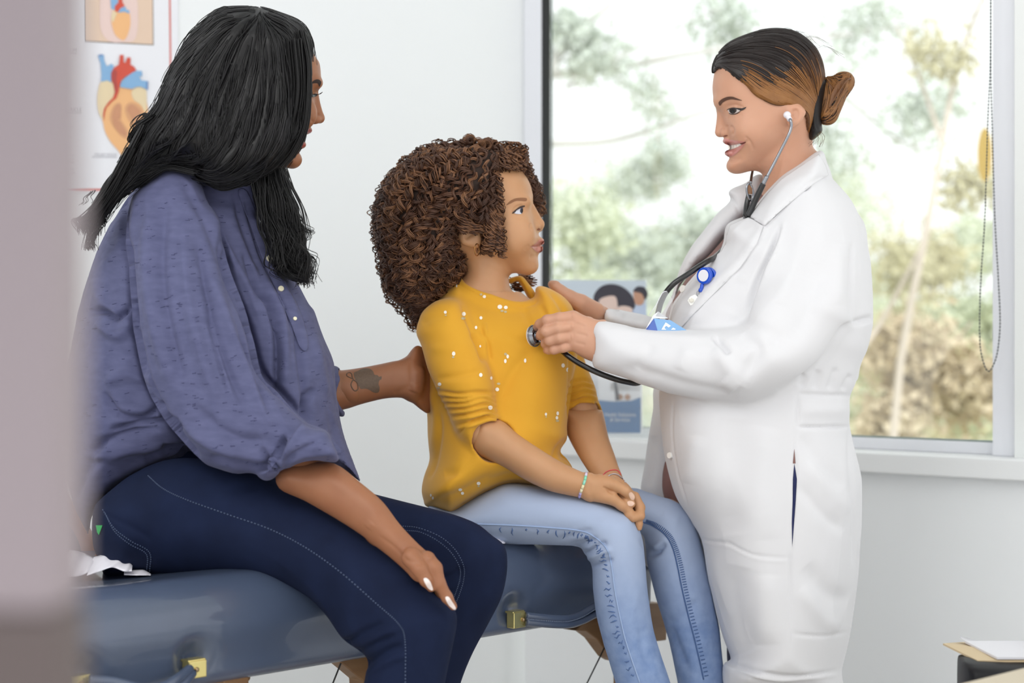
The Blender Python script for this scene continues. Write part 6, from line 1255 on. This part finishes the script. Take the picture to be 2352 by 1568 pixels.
    m1 = [(502, 22), (546, 16), (604, 18), (649, 33), (685, 50), (705, 72), (715, 103), (714, 150), (712, 223), (703, 277), (689, 330), (668, 362), (645, 385), (615, 405), (591, 414), (546, 427), (511, 429), (479, 416), (448, 398), (421, 378), (390, 374), (350, 393), (310, 428), (279, 451), (258, 478), (246, 500), (234, 508), (224, 500), (222, 482), (232, 462), (247, 428), (270, 393), (292, 357), (308, 326), (319, 295), (340, 272), (359, 250), (372, 219), (386, 178), (404, 138), (430, 94), (453, 67), (479, 40)]
    mass = blob(m1, [(600, 150, 2.775, .10), (560, 330, 2.75, .095), (400, 340, 2.71, .085), (280, 430, 2.72, .05), (235, 495, 2.73, .012)], R=.05, k=.01, soft=4)
    lock = blob([(575, 420), (592, 482), (612, 536), (634, 600), (668, 636), (700, 640), (704, 600), (694, 560), (697, 530), (684, 508), (668, 486), (655, 455), (648, 424), (640, 395), (605, 400)], [(615, 430, 2.77, .05), (665, 580, 2.755, .03)], R=.03, k=.01, soft=2)
    gh = [[(585, 22), (500, 60), (430, 150), (385, 250), (330, 320), (270, 420), (215, 520)], [(590, 22), (530, 80), (470, 200), (430, 300), (360, 370), (270, 440), (225, 520)], [(595, 22), (570, 120), (540, 240), (500, 340), (430, 385), (350, 395)], [(600, 22), (610, 120), (600, 240), (570, 340), (520, 410), (470, 410)], [(605, 22), (650, 80), (660, 200), (645, 300), (600, 380), (550, 420)], [(615, 22), (680, 70), (705, 150), (706, 240), (690, 310), (655, 370)], [(610, 420), (630, 500), (660, 560), (690, 620)], [(640, 400), (662, 470), (690, 530), (700, 590)]]
    hst = []
    rr = np.random.RandomState(2)
    for k in range(44):      # the hair parts in clumps
        f = k / 44 * 5.0; i = int(f); f -= i; a = resample(gh[i], 30); b = resample(gh[min(i + 1, 5)], 30); q = a * (1 - f) + b * f; s0 = rr.randint(0, 12); s1 = s0 + rr.randint(10, 18)
        hst.append((q[s0:min(s1, 30):3] + rr.normal(0, 3, (1, 2)), rr.uniform(2.5, 6), rr.choice([-.006, -.004, .004])))
    hair = flesh('hair', [mass, lock], .0032, M_h, mo, st=hst, sm=2)
    hs = Surf(hair); gf = guide_field(gh)
    S = smooth_strands(hs.flow(mesh_pts(hair, 2300, 31), gf, .014, 12, .0012), 20)
    t = np.linspace(0, 1, 20)[None, :, None]; wv = g.normal(size=(len(S), 1, 3)) * .004
    S2 = S + wv * np.sin(t * 5 + g.uniform(0, 6, (len(S), 1, 1))) * t
    strand_mesh('hair_strands', S2[:1500], .0009, .0003, M_h, hair)['kind'] = 'stuff'
    strand_mesh('hair_strands', S2[1500:], .0008, .0003, M_h2, hair)['kind'] = 'stuff'
    # front strands falling over the face and beside the chin, loose wavy ends
    def lockset(pts, d0, d1, n, spread, wav, wl, seed, r=.0008, endspread=2.0):
        gg = np.random.RandomState(seed); p = resample(pts, 34); L = []
        for k in range(n):
            off = gg.normal(0, spread, 2); t_ = np.linspace(0, 1, 34); ph = seed + gg.normal(0, .5); am = wav * (.25 + t_)
            x = p[:, 0] + off[0] * (1 + endspread * t_) + am * np.sin(t_ * wl + ph); y = p[:, 1] + off[1] * .6; d = np.linspace(d0, d1, 34) + gg.normal(0, .006) + am / F * 2.4 * np.cos(t_ * wl + ph)
            L.append(np.array([P(a, b, c) for a, b, c in zip(x, y, d)]))
        return L
    LL = []
    for i, x in enumerate((700, 704, 708, 711)): LL += lockset([(x - 14, 70), (x, 140), (x + 1, 220), (x - 6, 290), (x - 30, 345), (x - 62, 385)], 2.70, 2.69, 16, 1.8, 1.5, 5, i, .0008, .6)
    for i in range(5): LL += lockset([(660 + 8 * i, 90), (668 + 8 * i, 200), (655 + 8 * i, 290), (630 + 6 * i, 350), (600 + 6 * i, 392)], 2.685, 2.70, 14, 2.6, 2.5, 6, 5 + i, .0009, .8)
    for i, q in enumerate([[(600, 400), (606, 470), (628, 530), (640, 590), (668, 630), (700, 645)], [(620, 400), (630, 470), (655, 520), (660, 570), (690, 610), (709, 640)], [(638, 390), (650, 440), (668, 490), (680, 540), (676, 590), (700, 630)], [(590, 415), (604, 480), (620, 540), (634, 600), (655, 625)], [(645, 385), (655, 430), (664, 480), (690, 520), (702, 536)], [(630, 410), (648, 480), (664, 545), (690, 580), (705, 600), (711, 655)], [(610, 420), (630, 500), (645, 560), (640, 610), (660, 640)]]):
        LL += lockset(q, 2.72, 2.71, 34, 5, 7, 13 + i, 20 + i, .0008, 1.2)
    for i, q in enumerate([[(330, 290), (290, 370), (245, 440), (205, 500), (190, 520), (200, 535)], [(380, 260), (320, 350), (262, 430), (225, 490), (215, 530), (212, 572)], [(400, 330), (320, 390), (262, 450), (235, 500), (222, 540)], [(300, 340), (262, 410), (226, 465), (196, 500), (184, 505), (192, 525)], [(450, 395), (380, 385), (320, 425), (290, 428)], [(350, 265), (318, 290), (306, 320), (318, 330)]]):
        LL += lockset(q, 2.67, 2.72, 60, 4.5, 5, 8, 40 + i, .0008, .8)
    for i, q in enumerate([[(650, 380), (670, 440), (685, 480), (700, 540), (690, 600)], [(655, 400), (690, 470), (700, 520), (712, 545), (690, 555)], [(690, 560), (712, 590), (712, 640), (706, 660)], [(345, 270), (330, 262), (312, 285), (320, 300)], [(215, 440), (205, 455), (202, 470)], [(230, 520), (205, 555), (215, 575)]]):
        LL += lockset(q, 2.7, 2.7, 5, 3, 3, 9, 60 + i, .0006, 1.5)
    tubes('loose_locks', np.array(LL), np.linspace(.0009, .00035, 34), 4, M_h, hair, cap=False)['kind'] = 'stuff'

# ------------------------------------------------------------------ person mostly hidden behind the door post
if want('mother'):
    ph = empty('person', P(60, 1240, 2.95), 'person behind the door post, only a bare arm propped on the table showing', 'person')
    pr = [cone(P(20, 900, 2.98), P(80, 1120, 2.98), .045, .038, .02), cone(P(80, 1120, 2.98), P(196, 1262, 2.93), .038, .024, .02), cone(P(196, 1262, 2.93), P(232, 1282, 2.93), .02, .014, .01), cone(P(-60, 1000, 3.0), P(-80, 1200, 3.0), .12, .13, .03), cone(P(-50, 850, 3.0), P(20, 900, 2.98), .06, .05, .02), ell(P(-50, 640, 3.0), (.075, .09, .105)), cone(P(-55, 740, 3.0), P(-55, 860, 3.0), .05, .05, .02)]
    for k in range(4): pr += finger([(225, 1276 + 2 * k, 2.93 - .016 * k), (238, 1284 + 2 * k, 2.925 - .016 * k), (246, 1292 + 2 * k, 2.925 - .016 * k)], [.008, .007, .006])
    flesh('body', pr, .004, skin_mat('skin_tan', '#a9755a', '#b27e60'), ph)
    flesh('shirt', [cone(P(-60, 960, 3.0), P(-80, 1200, 3.0), .135, .145, .03), cone(P(-60, 850, 3.0), P(-60, 960, 3.0), .08, .135, .04), cone(P(-50, 880, 2.99), P(45, 1000, 2.98), .07, .058, .03)], .006, mat('grey_shirt', '#8d8f94', .8), ph)
    flesh('trousers', [cone(P(-80, 1220, 3.0), P(60, 1290, 2.75), .1, .075, .03), cone(P(-80, 1220, 3.05), P(-200, 1290, 2.8), .1, .075, .03), cone(P(60, 1290, 2.75), P(60, 1800, 2.72), .07, .05, .03), cone(P(-200, 1290, 2.8), P(-200, 1800, 2.75), .07, .05, .03)], .007, mat('grey_trousers', '#4a4c52', .8), ph)
    flesh('hair', [ell(P(-58, 620, 3.01), (.084, .098, .1)), ell(P(-50, 680, 2.91), (.07, .04, .07), k=.01, sub=True)], .005, mat('short_dark_hair', '#231a16', .6), ph)
# ------------------------------------------------------------------ stethoscope, badge reel, id badge
if want('doctor'):
    M_tube = mat('black_tubing', '#121214', .28, coat=.4); M_chr = mat('chrome', '#8f9298', .16, metal=1.0); M_tip = mat('ear_tip', '#e8e6ee', .25)
    stt = empty('stethoscope', P(1715, 500, 2.98), 'stethoscope with black tubing and chrome ear tubes worn by the woman in the white coat', 'stethoscope')
    def pt(L, n=50): return resample([P(*q) for q in L], n)
    near_t = [(1810, 266, 2.968), (1816, 277, 2.962), (1817, 292, 2.962), (1811, 310, 2.962), (1796, 340, 2.965), (1778, 375, 2.968), (1761, 407, 2.97)]
    tubes('ear_tube', pt(near_t), .0024, 12, M_chr, stt)
    tubes('ear_tube_sleeve', pt([(1762, 404, 2.97), (1752, 424, 2.972)], 6), .0034, 12, M_chr, stt)
    MB().sphere(P(1808, 264, 2.972), .0062, 20, (1, 1, .95)).cyl(P(1808, 264, 2.972), P(1814, 275, 2.964), .004).build('ear_tip', M_tip, stt, smooth=True)
    MB().sphere(P(1805, 264, 3.13), .006, 16).build('ear_tip', M_tip, stt, smooth=True)
    tubes('ear_tube', pt([(1805, 266, 3.13), (1790, 300, 3.14), (1750, 360, 3.12), (1732, 385, 3.08), (1727, 400, 3.05), (1724, 420, 3.03)]), .0024, 12, M_chr, stt)
    a = np.linspace(0, 2 * np.pi, 48, endpoint=False); c = P(1722.5, 441, 2.995)
    ring = np.stack([c[0] + .0052 * np.cos(a) - .0018 * np.sin(a), c[1] + .002 * np.cos(a), c[2] + .0135 * np.sin(a)], 1)
    tubes('spring_clip', ring, .0019, 8, M_chr, stt, closed=True)
    MB().box(c + [-.004, 0, -.003], (.0075, 0, 0), (0, .002, 0), (0.0005, 0, .014)).build('clip_plate', mat('bronze_plate', '#7a5a44', .25, metal=.8), stt)
    tubes('tubing_branch', pt([(1753, 422, 2.973), (1745, 438, 2.976), (1731, 468, 2.982), (1718, 496, 2.985)]), .0048, 12, M_tube, stt)
    tubes('tubing_branch', pt([(1720, 448, 3.0), (1715, 472, 2.997), (1712, 496, 2.99)]), .0046, 12, M_tube, stt)
    main = [(1716, 494, 2.987), (1706, 514, 3.03), (1680, 548, 3.04), (1650, 584, 3.0), (1628, 598, 2.965), (1604, 613, 2.955), (1576, 632, 2.95), (1549, 650, 2.95), (1530, 671, 2.955), (1519, 692, 2.96), (1513, 712, 2.965), (1508, 735, 2.975), (1500, 780, 2.99), (1490, 850, 2.985), (1468, 878, 2.965), (1435, 876, 2.95), (1400, 866, 2.94), (1365, 852, 2.935), (1330, 834, 2.935), (1303, 816, 2.94), (1288, 803, 2.95), (1262, 785, 2.965), (1242, 776, 2.965)]
    tubes('tubing', pt(main, 240), .0045, 14, M_tube, stt)
    # chest piece pressed on the top, its axis pointing into the chest
    c = P(1229, 771, 2.962); ax = Vector((-.80, .58, -.12)).normalized()
    c = Vector(c)
    mb = MB(); mb.cyl(c + ax * .001, c + ax * .006, .0165, .0165, 40); mb.build('diaphragm', mat('diaphragm', '#e6e6ea', .3), stt, bevel=.001)
    mb = MB(); mb.cyl(c - ax * .004, c + ax * .002, .0125, .0165, 40); mb.cyl(c - ax * .012, c - ax * .003, .006, .008, 24); mb.build('chest_piece', M_chr, stt, bevel=.0008, smooth=False)
    a = np.linspace(0, 2 * np.pi, 48, endpoint=False); u = ax.orthogonal().normalized(); v = ax.cross(u)
    tubes('chest_piece_rim', np.array([np.array(c + ax * .002 + (u * math.cos(t) + v * math.sin(t)) * .0165) for t in a]), .0014, 8, M_chr, stt, closed=True)
    tubes('stem', np.array([c - ax * .008, Vector(P(1240, 783, 2.958)), Vector(P(1247, 788, 2.956))]), .003, 10, M_chr, stt)
    # badge reel
    M_blue = mat('translucent_blue_plastic', '#1550c8', .2, coat=.6); M_white = mat('white_disc', '#e9eaf2', .3)
    h = cs.hit(1622, 634); dR = (h[0].y if h else 2.93) - .008
    br = empty('badge_reel', P(1620, 636, dR), 'round blue retractable badge reel clipped on the white coat lapel', 'badge reel')
    s = dR / F; n = Vector((-.62, -.78, .05)).normalized(); c0 = Vector(P(1626, 634, dR - .006)); c1 = Vector(P(1618, 633, dR - .014))
    MB().cyl(c0 + n * -.004, c0 + n * .002, 21 * s, 20.5 * s, 40).build('reel_back', M_blue, br, bevel=.0012, seg=3)
    MB().cyl(c1 + n * -.003, c1 + n * .003, 20.5 * s, 19 * s, 40).build('reel_case', M_blue, br, bevel=.0015, seg=3)
    MB().cyl(c1 + n * .0022, c1 + n * .0036, 13.5 * s, 13.5 * s, 36).build('reel_sticker', M_white, br)
    tubes('reel_neck', pt([(1613, 652, dR - .012), (1611, 662, dR - .012), (1608, 669, dR - .012)], 12), .003, 10, M_blue, br)
    MB().sphere(P(1609, 666, dR - .012), .0036, 14).build('reel_knob', M_blue, br, smooth=True)
    tubes('clip_ring', np.array([P(1603 + 3.2 * math.cos(t) * .8, 674 + 6 * math.sin(t), dR - .012) for t in a]), .0005, 6, M_chr, br, closed=True)
    M_clr = mat('clear_vinyl', '#f6f8fa', .15, alpha=.14)
    MB().prism([P(1596, 676, dR - .012), P(1604, 682, dR - .012), P(1598, 696, dR - .012), P(1586, 702, dR - .012), P(1579, 690, dR - .012), P(1585, 681, dR - .012)], (0, .0012, 0)).build('vinyl_strap', mat('white_vinyl', '#f4f3ee', .3), br, bevel=.0004)
    MB().cyl(P(1588, 689, dR - .0155), P(1588, 689, dR - .012), 4.8 * s, 4.8 * s, 24).build('snap', mat('snap_metal', '#d8d4c8', .25, metal=.7), br, bevel=.0004)
    # badge in a clear holder
    ib = empty('id_badge', P(1525, 745, 2.9), 'blue and white card in a clear holder above the forearm of the white coat', 'badge')
    db = 2.905
    o = MB().prism([P(1490, 724, db + .004), P(1512, 692, db + .004), P(1524, 669, db + .004), P(1532, 668, db + .004), P(1546, 690, db + .004), P(1538, 730, db + .004)], (0, .0006, 0)).build('clear_holder', M_clr, ib)
    tubes('holder_edge', np.array([P(1492, 722, db), P(1506, 702, db), P(1514, 686, db), P(1521, 673, db), (P(1526, 669, db)), P(1531, 669, db)]), .0006, 6, M_white, ib)
    Mb1 = mat('card_blue', '#86b4e2', .5); Mb2 = mat('card_blue_dark', '#5d78c4', .5); Mwc = mat('card_white', '#f2f4f8', .5)
    MB().prism([P(1502, 731, db), P(1540, 735, db), P(1580, 760, db), P(1580, 775, db), P(1512, 775, db), P(1509, 755, db)], (0, .001, 0)).build('card_face', Mb1, ib)
    MB().prism([P(1502, 731, db - .0004), P(1510, 758, db - .0004), P(1510, 775, db - .0004), P(1478, 775, db + .01), P(1482, 758, db + .01)], (0, .001, 0)).build('card_side', Mb2, ib)
    MB().prism([P(1483, 756, db + .004), P(1500, 724, db + .004), P(1512, 715, db + .004), P(1535, 731, db + .004), P(1503, 731, db + .004)], (0, .0006, 0)).build('card_insert', Mwc, ib)
    lp = lambda L: MB().prism([P(x, y, db - .0008) for x, y in L], (0, .0006, 0)).build('card_letter', Mwc, ib)
    lp([(1519, 757), (1524, 748), (1529, 740), (1541, 748), (1536, 752), (1530, 748), (1526, 753), (1531, 757)]); lp([(1541, 757), (1546, 752), (1552, 755), (1551, 757)])
